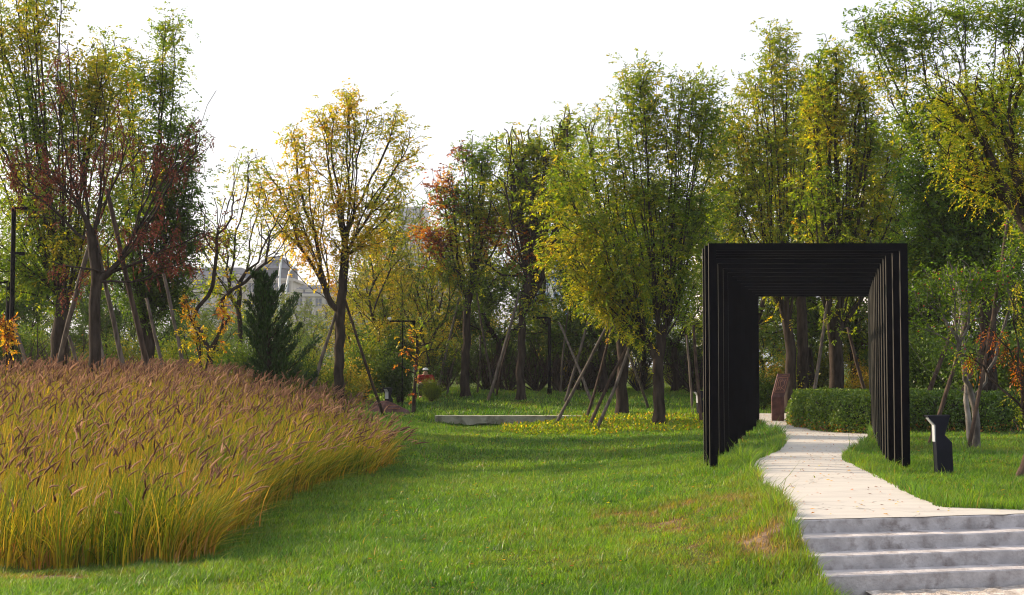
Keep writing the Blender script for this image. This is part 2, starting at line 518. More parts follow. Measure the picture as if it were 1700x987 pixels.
nt.links.new(nz.outputs['Fac'], bp.inputs['Height']); nt.links.new(bp.outputs[0], bs.inputs['Normal'])
nt.links.new(bs.outputs[0], out.inputs['Surface'])
dry = dry_and_sun_tone(GX.ravel(), GY.ravel())
dry = np.where(inpoly(GX.ravel(), GY.ravel(), BED), 0.75, dry)
dry = np.where(GY.ravel() > 58, 0.45, dry)
u_, v_ = uv(GX.ravel(), GY.ravel())
dry = np.where((u_ > 0) & (v_ < -1.0), 1.0, dry)
ground = mesh_np('ground', np.stack([GX.ravel(), GY.ravel(), gz], 1), [q], m, attrs={'dry': dry}, smooth=True)
tag(ground, kind='structure')

# ------------------------------------------------------------------ path
import mathutils.geometry as mg


def fine_sheet(name, poly, mat, step, off, zf):
    xs = [p[0] for p in poly]; ys = [p[1] for p in poly]
    dense = []
    for i in range(len(poly)):
        a = np.array(poly[i]); b = np.array(poly[(i + 1) % len(poly)])
        n = max(1, int(np.linalg.norm(b - a) / 0.18))
        for k in range(n):
            p = a + (b - a) * k / n
            if 0 < k:
                p = p + rng.normal(0, 0.014, 2) + (.035 * noise2(p[0], p[1], 4.0, 31) if name == 'path' and p[1] > 16 else 0)
            dense.append(Vector((p[0], p[1])))
    nb = len(dense)
    pts = list(dense)
    X, Y = np.meshgrid(np.arange(min(xs), max(xs), step), np.arange(min(ys), max(ys), step))
    X = X.ravel(); Y = Y.ravel()
    ok = inpoly(X, Y, poly) & (polydist(X, Y, poly) > step * 0.35)
    pts += [Vector((a, b)) for a, b in zip(X[ok], Y[ok])]
    edges = [(i, (i + 1) % nb) for i in range(nb)]
    v, e, f, _, _, _ = mg.delaunay_2d_cdt(pts, edges, [], 1, 1e-5)
    vx = np.array([p[0] for p in v]); vy = np.array([p[1] for p in v])
    vz = zf(vx, vy) + off
    me = bpy.data.meshes.new(name)
    me.from_pydata([(a, b, c) for a, b, c in zip(vx, vy, vz)], [], [tuple(t) for t in f])
    me.materials.append(mat)
    o = bpy.data.objects.new(name, me); col.objects.link(o)
    return o


m, nt, out = new_mat('pale concrete path')
tc = nt.nodes.new('ShaderNodeTexCoord')
mp = nt.nodes.new('ShaderNodeMapping'); mp.inputs['Scale'].default_value = (0.5, 1.5, 1)
mp.inputs['Rotation'].default_value = (0, 0, R(-4))
nt.links.new(tc.outputs['Object'], mp.inputs[0])
n1 = nt.nodes.new('ShaderNodeTexNoise'); n1.inputs['Scale'].default_value = 2.2; n1.inputs['Detail'].default_value = 9; n1.inputs['Roughness'].default_value = 0.6
nt.links.new(mp.outputs[0], n1.inputs['Vector'])
rp = ramp(nt, [(0.25, (0.36, 0.34, 0.31)), (0.42, (0.44, 0.42, 0.39)), (0.62, (0.49, 0.47, 0.43)), (0.8, (0.43, 0.39, 0.34))])
nt.links.new(n1.outputs['Fac'], rp.inputs[0])
vo = nt.nodes.new('ShaderNodeTexVoronoi'); vo.feature = 'DISTANCE_TO_EDGE'; vo.inputs['Scale'].default_value = 0.42
nd = nt.nodes.new('ShaderNodeTexNoise'); nd.inputs['Scale'].default_value = 1.6; nd.inputs['Detail'].default_value = 5
nt.links.new(tc.outputs['Object'], nd.inputs['Vector'])
vm = nt.nodes.new('ShaderNodeVectorMath'); vm.operation = 'ADD'
nt.links.new(tc.outputs['Object'], vm.inputs[0]); nt.links.new(nd.outputs['Color'], vm.inputs[1])
nt.links.new(vm.outputs[0], vo.inputs['Vector'])
mr = nt.nodes.new('ShaderNodeMapRange'); mr.inputs[1].default_value = 0.0; mr.inputs[2].default_value = 0.006; mr.inputs[3].default_value = 0.45; mr.inputs[4].default_value = 1.0
nt.links.new(vo.outputs['Distance'], mr.inputs[0])
sc_ = nt.nodes.new('ShaderNodeVectorMath'); sc_.operation = 'SCALE'
nt.links.new(rp.outputs[0], sc_.inputs[0]); nt.links.new(mr.outputs[0], sc_.inputs['Scale'])
bs = nt.nodes.new('ShaderNodeBsdfPrincipled'); bs.inputs['Roughness'].default_value = 0.72; bs.inputs['Specular IOR Level'].default_value = 0.3
nt.links.new(sc_.outputs[0], bs.inputs['Base Color'])
n3 = nt.nodes.new('ShaderNodeTexNoise'); n3.inputs['Scale'].default_value = 5; n3.inputs['Detail'].default_value = 8
nt.links.new(mp.outputs[0], n3.inputs['Vector'])
bp = nt.nodes.new('ShaderNodeBump'); bp.inputs['Strength'].default_value = 0.25; bp.inputs['Distance'].default_value = 0.02
nt.links.new(n3.outputs['Fac'], bp.inputs['Height']); nt.links.new(bp.outputs[0], bs.inputs['Normal'])
nt.links.new(bs.outputs[0], out.inputs['Surface'])
M_PATH = m
path = fine_sheet('path', PATH, M_PATH, 0.35, 0.026, lambda x, y: np.where((uv(x, y)[1] < 1.5) & (uv(x, y)[0] > -0.3), -0.02, T(x, y)) + 0.010 * noise2(x, y, 1.3, 5) * smooth(0.3, 1.5, uv(x, y)[1]))
tag(path, kind='structure')

# ------------------------------------------------------------------ stairs
st_o = empty('concrete_steps', (S0[0], S0[1], 0), SA)
tag(st_o, 'four broad grey concrete steps leading up to the pale path', 'steps')
RIS, TRD = 0.134, 0.37
for k in range(4):
    z1 = -RIS * k
    z0 = -RIS * (k + 1) - (0.012 if k < 3 else 0.15)
    x0 = -0.085 * k * 0.9
    mb = MB()
    n = 24
    y0 = -TRD * k + 0.0
    # front face subdivided so that the nosing is slightly uneven
    xs = np.linspace(x0, 8, n)
    w = 0.006
    vs = []
    for i, x in enumerate(xs):
        jy = rng.normal(0, w * 0.5); jz = rng.normal(0, w * 0.35) if k else 0
        vs += [(x, y0 + jy, z0), (x, y0 + jy, z1 + jz - 0.012), (x, y0 + 0.012 + jy, z1 + jz), (x, y0 + TRD + 0.25, z1 + (jz if k else 0)), (x, y0 + TRD + 0.25, z0)]
    fs = []
    for i in range(n - 1):
        for j in range(5):
            j2 = (j + 1) % 5
            fs.append((i * 5 + j, i * 5 + j2, (i + 1) * 5 + j2, (i + 1) * 5 + j)[::-1])
    fs.append((0, 1, 2, 3, 4)); fs.append(tuple((n - 1) * 5 + j for j in (4, 3, 2, 1, 0)))
    mb.add(vs, fs)
    mb.build('step', M_CONC, st_o)

# rubble and pale gravel before the lowest step
RB = [tuple(S0 + SU * 0.2 - SV * 1.125), tuple(S0 + SU * 7 - SV * 1.125), tuple(S0 + SU * 7 - SV * 3), (3.4, 11.6)]
rub = fine_sheet('gravel_path', RB, M_RUBBLE, 0.08, 0.045, lambda x, y: -.60 + 0 * T(x, y) + 0.018 * noise2(x, y, 14, 6) + rng.normal(0, 0.006, len(x)))
tag(rub, kind='structure')

# ------------------------------------------------------------------ lawn blades
def blades(n, ymin, ymax, hmin, hmax, wid, seed, long_edges=True):
    g = np.random.default_rng(seed)
    Y = np.sqrt(g.uniform(ymin ** 2, ymax ** 2, n))
    px = g.uniform(-50, 1750, n)
    X = X_at(px, Y)
    ok = ~(inpoly(X, Y, PATH) & ((polydist(X, Y, PATH) > .05 + .05 * noise2(X, Y, 3, 30)) | (uv(X, Y)[1] < .25))) & ~inpoly(X, Y, STAIR)
    inb = inpoly(X, Y, BED) & (polydist(X, Y, BED) > 0.35)
    ok &= ~inb
    X, Y = X[ok], Y[ok]
    d = dry_and_sun_tone(X, Y)
    bare = np.clip((d - 0.55) * 1.6, 0, 0.85)
    ok = g.uniform(0, 1, len(X)) > bare
    X, Y, d = X[ok], Y[ok], d[ok]
    n = len(X)
    Z = T(X, Y) - 0.01
    lush = 1 + 0.6 * noise2(X, Y, 1.6, 8) + 0.6 * noise2(X, Y, 5.5, 9)
    H = g.uniform(hmin, hmax, n) * np.clip(lush, 0.45, 2.0) * (1 - 0.45 * np.clip(d - 0.35, 0, 1) * 1.3)
    dp = polydist(X, Y, PATH)
    H *= 1 + 1.3 * np.exp(-(dp / 0.22) ** 2)
    H *= 1 + 1.5 * np.exp(-((X - 3.35) / 0.45) ** 2 - ((Y - 22.2) / 1.6) ** 2) + 0.8 * np.exp(-((X - 6.0) / 0.4) ** 2 - ((Y - 22) / 1.5) ** 2)
    H *= 1 + 1.2 * np.exp(-((X - S0[0] + 0.15) / 0.22) ** 2) * (Y < 15.5)
    tallm = g.uniform(0, 1, n) > 0.985
    H = np.where(tallm, H * 1.9, H)
    H = np.where((np.abs(X + .7) < 2) & (Y > 40.2) & (Y < 43.1), H * .45, H)
    an = g.uniform(0, 2 * math.pi, n)
    lean = g.uniform(0.15, 0.9, n) * H
    lx = np.cos(an) * lean + 0.15 * H
    ly = np.sin(an) * lean
    w = wid * g.uniform(0.7, 1.3, n)
    wa = g.uniform(-0.9, 0.9, n)
    wx, wy = np.cos(wa) * w / 2, np.sin(wa) * w / 2
    B = np.stack([X, Y, Z], 1)
    W = np.stack([wx, wy, 0 * wx], 1)
    Mid = B + np.stack([lx * 0.35, ly * 0.35, H * 0.6], 1)
    Tip = B + np.stack([lx, ly, H * 0.95], 1)
    V = np.stack([B - W, B + W, Mid + W * 0.8, Mid - W * 0.8, Tip], 1).reshape(-1, 3)
    b5 = np.arange(n) * 5
    quads = np.stack([b5, b5 + 1, b5 + 2, b5 + 3], 1)
    tris = np.stack([b5 + 3, b5 + 2, b5 + 4], 1)
    t = np.clip(d * 0.95 + 0.02 + g.normal(0, 0.15, n) + 0.08 * noise2(X, Y, 0.5, 11), 0, 1)
    dead = g.uniform(0, 1, n) > 0.965
    t = np.where(dead, g.uniform(0.6, 1.0, n), t)
    v = np.clip(g.normal(1.0, 0.3, n) * (1 + .22 * noise2(X, Y, 2.3, 27)), 0.4, 1.9)
    return V, quads, tris, np.repeat(t, 5), np.repeat(v, 5)


VV, QQ, TT, tt, vv, off = [], [], [], [], [], 0
for args in [(240000, 12.6, 18, 0.030, 0.095, 0.0072, 1), (240000, 18, 27, 0.04, 0.09, 0.0085, 2), (200000, 27, 40, 0.05, 0.10, 0.014, 3), (150000, 40, 66, 0.06, 0.12, 0.022, 4)]:
    V, Q_, T_, t_, v_ = blades(*args)
    VV.append(V); QQ.append(Q_ + off); TT.append(T_ + off); tt.append(t_); vv.append(v_); off += len(V)
lawn = mesh_np('lawn_grass', np.concatenate(VV), [np.concatenate(QQ), np.concatenate(TT)], M_GRASS, attrs={'tint': np.concatenate(tt), 'val': np.concatenate(vv)})
tag(lawn, 'short bright green lawn grass with browner patches on the bank by the steps', 'grass', kind='stuff')

# ------------------------------------------------------------------ leaf quads
def unit(a):
    return a / (np.linalg.norm(a, axis=-1, keepdims=True) + 1e-9)


class Leaves:
    def __init__(self):
        self.V, self.t, self.v = [], [], []

    def quads(self, c, ax, L, W, tint, g, flat=0.6):
        """diamond leaves from base c along ax"""
        n = len(c)
        if n == 0: return
        nrm = unit(g.normal(0, 1, (n, 3)) * (1 - flat) + np.array([0, 0, 1.0]) * flat)
        side = unit(np.cross(ax, nrm))
        nr = np.cross(side, ax)
        L = np.broadcast_to(L, (n,))[:, None]; W = np.broadcast_to(W, (n,))[:, None]
        mid = c + ax * L * 0.45 + nr * L * 0.06
        tip = c + ax * L - nr * L * 0.05
        self.V.append(np.stack([c, mid + side * W / 2, tip, mid - side * W / 2], 1).reshape(-1, 3))
        self.t.append(np.repeat(tint, 4))
        self.v.append(np.repeat(np.clip(g.normal(1, 0.20, n), 0.5, 1.7), 4))

    def sprays(self, org, dirs, L, nl, leafL, leafW, tint, g, droop=0.25):
        n = len(org)
        up = np.array([0, 0, 1.0])
        side = unit(np.cross(dirs, up) + g.normal(0, 0.15, (n, 3)))
        for j in range(nl):
            f = (j + 0.6) / nl
            s = 1 if j % 2 else -1
            p = org + dirs * (L * f)[:, None] - up * (droop * L * f * f)[:, None]
            if j == nl - 1:
                ax = unit(dirs - up * 0.4)
            else:
                ax = unit(side * s * 0.9 + dirs * 0.45 - up * 0.25 + g.normal(0, 0.28, (n, 3)))
            self.quads(p, ax, leafL * g.uniform(0.75, 1.25, n), leafW * g.uniform(0.8, 1.2, n), np.clip(tint + g.normal(0, 0.035, n), 0, 1), g)

    def build(self, name, mat, parent):
        V = np.concatenate(self.V)
        b = np.arange(len(V) // 4) * 4
        q = np.stack([b, b + 1, b + 2, b + 3], 1)
        return mesh_np(name, V, [q], mat, parent, attrs={'tint': np.concatenate(self.t), 'val': np.concatenate(self.v)})


# ------------------------------------------------------------------ trees
def skeleton_mesh(Pn, par, rad, name, mat, parent):
    n = len(Pn)
    kids = [[] for _ in range(n)]
    for i in range(1, n): kids[par[i]].append(i)
    V, Q, off = [], [], 0
    starts = [(0, None)]
    cs8 = {}
    for s in (3, 4, 5, 7, 10):
        a = np.arange(s) * 2 * math.pi / s
        cs8[s] = (np.cos(a)[:, None], np.sin(a)[:, None])
    Q = []
    while starts:
        i, p = starts.pop()
        chain = [] if p is None else [p]
        chain.append(i)
        while kids[i]:
            ks = sorted(kids[i], key=lambda k: -rad[k])
            for k in ks[1:]: starts.append((k, i))
            i = ks[0]
            chain.append(i)
        pts = Pn[chain]
        rr = rad[chain].copy()
        if p is not None: rr[0] = min(rr[0], rr[1] * 1.15)
        r0 = rr.max()
        s = 10 if r0 > 0.09 else 7 if r0 > 0.045 else 5 if r0 > 0.02 else 4 if r0 > 0.011 else 3
        ta = np.gradient(pts, axis=0)
        ta = unit(ta)
        ref = np.array([0.85, 0.5, 0.12])
        a = unit(np.cross(ta, ref)); b = np.cross(ta, a)
        c, sn = cs8[s]
        ring = pts[:, None, :] + (a[:, None, :] * c[None] + b[:, None, :] * sn[None]) * rr[:, None, None]
        m = len(chain)
        V.append(ring.reshape(-1, 3))
        k = np.arange(s)
        for r in range(m - 1):
            o0 = off + r * s
            Q.append(np.stack([o0 + k, o0 + (k + 1) % s, o0 + s + (k + 1) % s, o0 + s + k], 1))
        off += m * s
    return mesh_np(name, np.concatenate(V), [np.concatenate(Q)], mat, parent, smooth=True)


def make_tree(name, label, cat, base, trunk, limbs, tips, tint, r0, leaf, seed, alpha=0.6, seg=0.35, twig=0.007, mat=None, bark=None, group=None, wob=0.022, flare=1.5, fork_r=0.8, minh=None, stems=None, crown_name='crown', rpow=0.54, up=0.35):
    """base: world xyz; trunk, limbs: lists of world points; limbs start anywhere; tips: (n,3) world; tint per tip"""
    g = np.random.default_rng(seed)
    base = np.array(base, float)
    Pn = [np.zeros(3)]; par = [-1]; pl = [0.0]; fix = [r0 * flare]

    def add_line(start, pts, ra=None, rb=None, j=0.02):
        cur = start
        for p in pts:
            p = np.array(p, float)
            a = Pn[cur]
            L = np.linalg.norm(p - a)
            n = max(1, int(round(L / seg)))
            for k in range(1, n + 1):
                q = a + (p - a) * k / n + (g.normal(0, j, 3) if k < n or True else 0)
                Pn.append(q); par.append(cur); pl.append(pl[cur] + np.linalg.norm(q - Pn[cur])); fix.append(0.0)
                cur = len(Pn) - 1
        return cur

    tr = [np.array(t) - base for t in trunk]
    # short first step gives the root flare
    first = unit((tr[0])[None])[0] * 0.25
    Pn.append(first); par.append(0); pl.append(0.25); fix.append(r0 * 1.12)
    fork = add_line(1, tr)
    ntrunk = len(Pn)
    zf = Pn[fork][2]
    if minh is None: minh = zf * 0.92
    for lm in limbs:
        pts = [np.array(q) - base for q in lm]
        A = np.array(Pn[:ntrunk])
        s = int(np.argmin(np.linalg.norm(A - pts[0], axis=1)))
        add_line(s, pts[1:], j=0.03)
    TP = np.asarray(tips) - base
    order = np.argsort(np.linalg.norm(TP - Pn[fork], axis=1))
    tipnodes = np.zeros(len(TP), dtype=int)
    cap = len(Pn) + len(TP) * 30 + (len(stems) if stems is not None else 0) * 60 + 500
    A = np.zeros((cap, 3)); PLn = np.full(cap, 1e9)
    cnt = len(Pn)
    A[:cnt] = np.array(Pn); PLn[:cnt] = pl
    low = A[:cnt, 2] < minh
    DR = np.zeros((cap, 3))
    for i_ in range(1, cnt):
        DR[i_] = unit((A[i_] - A[par[i_]])[None])[0] if i_ >= ntrunk else (0, 0, .6)
    PLn[:cnt][low & (np.arange(cnt) < ntrunk)] += 1e6
    NT = len(TP)
    if stems is not None and len(stems):
        SP = np.asarray(stems) - base
        so = np.argsort(np.linalg.norm(SP - Pn[fork], axis=1))
        TP = np.concatenate([TP, SP])
        order = np.concatenate([NT + so, order])
        tipnodes = np.zeros(len(TP), dtype=int)
    for ti in order:
        t = TP[ti]
        stem = ti >= NT
        d = t - A[:cnt]
        dist = np.linalg.norm(d, axis=1)
        cs_ = (d * DR[:cnt]).sum(1) / (dist + 1e-6)
        cost = dist * (1 + 0.55 * (1 - cs_)) + (1.05 if stem else alpha) * PLn[:cnt] + np.clip(-d[:, 2], 0, None) * 0.9 + (dist < 0.15) * 5
        s = int(np.argmin(cost))
        a = A[s].copy(); L = dist[s]
        pd = unit((A[s] - A[par[s]])[None])[0] if par[s] >= 0 else np.array([0, 0, 1.0])
        if s < ntrunk: pd = unit((t - a)[None])[0] * 0.6 + np.array([0, 0, 0.4])
        ctrl = a + pd * L * 0.22 + (t - a) * 0.30 - np.array([0, 0, up * 0.10 * L])
        if stem:
            ctrl = a + (t - a) * np.array([.52, .52, .45]) + pd * L * .05
        n = max(2, int(L / seg))
        cur = s
        wv = g.normal(0, .03 * L ** .5, 3)
        for k in range(1, n + 1):
            f = k / n
            q = a * (1 - f) ** 2 + 2 * ctrl * f * (1 - f) + t * f * f
            if k < n: q = q + (wv * math.sin(f * 7) + g.normal(0, wob * .7, 3) if stem else g.normal(0, wob, 3) * min(1, L))
            A[cnt] = q; DR[cnt] = unit((q - A[cur])[None])[0]; par.append(cur); Pn.append(q)
            PLn[cnt] = (PLn[cur] % 1e6) + np.linalg.norm(q - A[cur])
            fix.append(0.0)
            cur = cnt; cnt += 1
        tipnodes[ti] = cur
    n = cnt
    Pn = A[:n]
    w = np.zeros(n)
    haskid = np.zeros(n, bool)
    for i in range(1, n): haskid[par[i]] = True
    w[~haskid] = 1
    for i in range(n - 1, 0, -1): w[par[i]] += w[i]
    wf = w[fork] if w[fork] > 0 else w.max()
    rad = r0 * fork_r * (np.clip(w / wf, 0, 1)) ** rpow
    rad = np.maximum(rad, twig)
    # trunk taper
    tl = max(ntrunk - 1, 1)
    for i in range(ntrunk):
        rad[i] = r0 * (1 - 0.18 * i / tl) * (1.0 if i > 1 else (flare if i == 0 else 1.14))
    root = empty(name, base)
    tag(root, label, cat, group)
    skeleton_mesh(Pn, par, rad, 'trunk', bark or M_BARK, root)
    if leaf:
        lv = Leaves()
        k = leaf['k']
        idx = np.repeat(tipnodes[:NT], k)
        tin = np.repeat(np.asarray(tint, float), k)
        parr = np.array(par)
        back = g.integers(0, leaf.get('back', 4), len(idx))
        node = idx.copy()
        for b in range(leaf.get('back', 4)):
            mv = (back > b) & (node > ntrunk)
            node[mv] = parr[node[mv]]
        node2 = np.maximum(parr[node], 0)
        f = g.uniform(0, 1, (len(node), 1))
        o = Pn[node] * f + Pn[node2] * (1 - f)
        o = o + g.normal(0, leaf.get('sr', 0.16), (len(o), 3)) * np.array([1, 1, 0.8])
        out_ = unit(o - np.array([Pn[fork][0], Pn[fork][1], o[:, 2].mean() * 0.75]))
        d = unit(out_ * 0.5 + g.normal(0, 0.7, (len(o), 3)) + np.array([0, 0, leaf.get('lift', -0.15)]))
        tin = np.clip(tin + g.normal(0, leaf.get('tn', 0.04), len(tin)), 0, 1)
        lv.sprays(o, d, leaf['L'] * g.uniform(0.6, 1.3, len(o)), leaf['nl'], leaf['l'], leaf['w'], tin, g, droop=leaf.get('droop', 0.3))
        lv.build(crown_name, mat or M_FOL, root)
    return root


def lobes(D, lst, seed, dk=0.8, shell=0.45):
    """lst: (px, py, rx, ry, n, tint[, dY]) in photograph pixels at depth D"""
    g = np.random.default_rng(seed)
    pts, tin = [], []
    for l in lst:
        cx, cy, rx, ry, n, t = l[:6]
        dY = l[6] if len(l) > 6 else 0
        c = P(cx, cy, D + dY)
        s = (D + dY) / FPX
        v = unit(g.normal(0, 1, (n, 3)))
        r = g.uniform(0, 1, (n, 1)) ** (shell) * np.where(g.uniform(0, 1, (n, 1)) < .2, g.uniform(1.0, 1.5, (n, 1)), 1)
        p = c + v * r * np.array([rx * s, rx * s * dk, ry * s])
        pts.append(p)
        if t < .5: t = t + .075
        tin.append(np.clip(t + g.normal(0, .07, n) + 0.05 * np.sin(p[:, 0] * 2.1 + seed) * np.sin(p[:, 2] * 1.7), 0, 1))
    return np.concatenate(pts), np.concatenate(tin)


def lobe_stems(D, lst, seed, per=16):
    g = np.random.default_rng(seed + 900)
    out = []
    for l in lst:
        cx, cy, rx, ry, n = l[:5]
        for k in range(int(np.clip(round(n / per), 0 if per > 500 else 1, 6))):
            v = unit(g.normal(0, 1, 3)); v[2] = abs(v[2]) * .9
            s = D / FPX
            out.append(P(cx, cy, D) + v * g.uniform(.3, 1.15) * np.array([rx * s, rx * s * .8, ry * s]))
    return np.array(out) if out else None


def px_line(D, pts, dYs=None):
    out = []
    for i, (a, b) in enumerate(pts):
        out.append(P(a, b, D + (dYs[i] if dYs is not None else 0)))
    return out


ASH = dict(k=9, L=0.24, nl=7, l=0.10, w=0.048, sr=0.19, back=4)
FINE = dict(k=11, L=0.24, nl=9, l=0.07, w=0.032, sr=0.19, back=4)


def base_at(px, D, sink=0.05):
    x = X_at(px, D)
    return np.array([x, D, Tz(x, D) - sink])


def hero(name, label, cat, D, bpx, trunk, limbs, lb, r0, leaf, seed, **kw):
    base = base_at(bpx, D)
    g = np.random.default_rng(seed + 500)
    tr = px_line(D, trunk)
    lm = []
    for l in limbs:
        dy = g.uniform(-1.6, 1.6)
        lm.append(px_line(D, l, [dy * i / max(1, len(l) - 1) for i in range(len(l))]))
    tips, tin = lobes(D, lb, seed)
    if 'per' in kw or leaf.get('k', 0) > 2:
        kw['stems'] = lobe_stems(D, lb, seed, kw.pop('per', 16))
    return make_tree(name, label, cat, base, tr, lm, tips, tin, r0, leaf, seed, **kw)


# --- left group
hero('ash_tree', 'tall green and yellow tree at the left edge with a heavy limb sweeping left', 'tree', 35.5, 95,
     [(100, 560), (104, 520)], [[(104, 520), (70, 480), (30, 440), (5, 380), (-20, 300)], [(104, 520), (100, 420), (85, 330), (72, 240), (50, 140), (40, 40)], [(108, 530), (130, 430), (150, 330), (160, 230), (175, 120)], [(104, 520), (60, 330), (20, 260), (0, 150)]],
     [(40, 60, 75, 90, 100, .56), (0, 180, 80, 90, 100, .42), (90, 180, 70, 90, 110, .36), (165, 130, 55, 70, 120, .57), (170, 230, 70, 70, 60, .46), (60, 330, 90, 80, 120, .38), (20, 430, 80, 60, 90, .34), (130, 400, 60, 60, 60, .46), (200, 320, 50, 60, 35, .40), (-30, 60, 60, 100, 50, .45), (60, -40, 70, 60, 60, .5)],
     0.24, dict(ASH, k=7, sr=.20, back=4), 11, alpha=0.60)
hero('ash_tree', 'dense dark green tree left of the conifer, its narrow top rising to a spire', 'tree', 38, 248,
     [(246, 570), (244, 545)], [[(246, 545), (215, 490), (190, 420), (180, 330)], [(246, 545), (262, 450), (255, 340), (262, 220), (280, 110), (285, 40)], [(246, 545), (290, 480), (315, 400), (320, 300)]],
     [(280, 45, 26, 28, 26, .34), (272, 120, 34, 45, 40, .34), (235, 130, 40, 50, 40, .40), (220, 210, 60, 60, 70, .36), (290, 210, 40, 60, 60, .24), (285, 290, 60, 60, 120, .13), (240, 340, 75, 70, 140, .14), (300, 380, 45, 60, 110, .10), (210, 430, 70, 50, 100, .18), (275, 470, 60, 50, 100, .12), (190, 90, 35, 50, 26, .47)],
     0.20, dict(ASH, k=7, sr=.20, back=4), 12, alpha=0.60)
hero('ash_tree', 'half bare tree in front of the left group, dry red-brown seed clusters on its limbs', 'tree', 30.5, 155,
     [(156, 560), (158, 470), (152, 400)], [[(154, 400), (120, 300), (95, 200), (60, 100)], [(154, 400), (165, 300), (175, 200), (160, 90)], [(156, 400), (185, 310), (215, 240), (262, 170)],
                                            [(158, 470), (215, 420), (260, 350), (300, 270), (330, 225), (358, 150)], [(158, 480), (215, 470), (290, 440), (360, 405), (420, 375)], [(154, 400), (110, 370), (70, 350)], [(156, 470), (230, 480), (215, 330), (300, 290), (345, 245)]],
     [(95, 260, 60, 60, 30, .97), (200, 230, 50, 60, 26, .97), (280, 270, 50, 60, 34, .96), (60, 290, 50, 60, 30, .96), (240, 380, 70, 60, 36, .97), (330, 230, 26, 50, 12, .95), (140, 300, 60, 60, 24, .96), (280, 430, 60, 30, 22, .97), (350, 385, 50, 20, 8, .97), (20, 280, 30, 60, 12, .96), (130, 450, 60, 60, 12, .88), (110, 130, 40, 70, 12, .9)],
     0.135, dict(k=3, L=0.16, nl=9, l=0.075, w=0.03, sr=0.05, lift=-1.6, droop=.6, back=2, tn=.01), 13, alpha=0.50, wob=.035, twig=.006, fork_r=.62, per=9, mat=M_SEED, bark=M_BARK, rpow=.5)
hero('young_tree', 'sparse thin-limbed tree with few yellow-green leaves left of the conifer', 'tree', 41, 396,
     [(398, 560), (397, 470)], [[(397, 470), (370, 430), (380, 330), (400, 250)], [(397, 480), (420, 430), (440, 350), (425, 250)], [(397, 500), (440, 450), (490, 380), (505, 330)], [(397, 510), (350, 440), (330, 390)]],
     [(410, 290, 30, 50, 22, .55), (440, 320, 40, 40, 14, .58), (350, 400, 50, 40, 22, .50), (375, 380, 30, 50, 16, .5), (480, 360, 36, 40, 10, .6), (360, 470, 60, 20, 26, .48), (420, 380, 40, 60, 14, .52)],
     0.08, dict(ASH, k=5), 14, alpha=0.55, wob=.04, fork_r=.6)
hero('young_tree', 'crooked bare-limbed small tree beside the orange-leaved shrub, left of the conifer', 'tree', 37, 352,
     [(350, 600), (345, 580)], [[(345, 580), (318, 530), (355, 470), (358, 400), (370, 330)], [(348, 590), (378, 530), (368, 500), (420, 450), (450, 400), (480, 360)]],
     [(365, 350, 40, 50, 16, .97), (450, 390, 50, 50, 16, .6), (345, 400, 30, 30, 8, .9)], 0.085, dict(ASH, k=1, nl=5), 15, alpha=0.6, wob=.09)
# --- middle
hero('ash_tree', 'vase-shaped yellow tree with thin golden leaves and dark straight stem, right of the conifer', 'tree', 42, 562,
     [(563, 600), (566, 500), (572, 425)], [[(572, 425), (540, 390), (505, 330), (480, 240)], [(572, 425), (560, 350), (545, 260), (540, 190)], [(572, 425), (580, 330), (580, 240), (578, 160)], [(572, 425), (605, 350), (620, 270), (640, 190)], [(572, 430), (625, 390), (650, 320), (680, 210)],
                                             [(566, 520), (520, 480), (480, 440), (468, 390), (440, 330), (415, 280)], [(572, 425), (525, 420), (490, 395)]],
     [(578, 160, 22, 26, 26, .66), (578, 230, 30, 40, 36, .60), (540, 200, 36, 36, 40, .64), (495, 240, 36, 40, 34, .62), (640, 200, 38, 36, 36, .60), (675, 240, 34, 50, 24, .58), (480, 310, 44, 50, 46, .66), (430, 300, 34, 40, 14, .62), (540, 320, 60, 60, 60, .66), (610, 330, 60, 60, 70, .62), (660, 320, 46, 50, 34, .60), (520, 390, 60, 40, 64, .71), (610, 390, 60, 30, 40, .66), (480, 370, 30, 40, 20, .7)],
     0.155, dict(ASH, k=5, l=.11, w=.05), 21, alpha=0.55, wob=.03, rpow=.5)
hero('ash_tree', 'staked green tree with a patch of red-brown leaves on its upper left', 'tree', 52, 773,
     [(772, 600), (776, 520), (780, 480)], [[(780, 480), (755, 400), (745, 320), (760, 260)], [(780, 480), (800, 400), (800, 300), (795, 240)], [(780, 490), (830, 420), (840, 340)], [(780, 490), (730, 430), (700, 400)]],
     [(795, 255, 42, 36, 60, .32), (770, 320, 50, 50, 70, .34), (738, 310, 26, 40, 34, .95), (830, 320, 44, 50, 50, .44), (715, 390, 40, 26, 40, .93), (790, 380, 60, 40, 60, .45), (820, 370, 30, 30, 24, .93), (760, 440, 60, 30, 40, .42), (730, 440, 30, 30, 24, .62), (765, 250, 12, 16, 6, .97)],
     0.165, dict(ASH, k=7, l=.12, w=.058, sr=.20, back=4), 22, alpha=0.60)
hero('ash_tree', 'slim tree with loose yellow-green leaves, second straight trunk behind the concrete slab', 'tree', 51, 865,
     [(864, 600), (868, 520), (874, 460)], [[(874, 460), (850, 390), (840, 300), (850, 230)], [(874, 460), (880, 380), (900, 300), (895, 210)], [(874, 460), (915, 390), (935, 300), (945, 200)], [(868, 520), (905, 440), (935, 400), (925, 350)]],
     [(860, 240, 40, 40, 50, .40), (900, 250, 40, 50, 50, .46), (945, 220, 30, 46, 40, .46), (850, 310, 46, 50, 46, .42), (910, 330, 50, 50, 46, .48), (950, 310, 36, 60, 44, .46), (870, 390, 40, 40, 20, .92), (910, 400, 40, 30, 20, .52), (840, 440, 36, 40, 20, .5), (900, 500, 30, 30, 18, .44)],
     0.155, dict(ASH, k=8, l=.12, w=.056, sr=.20, back=4), 23, alpha=0.55)
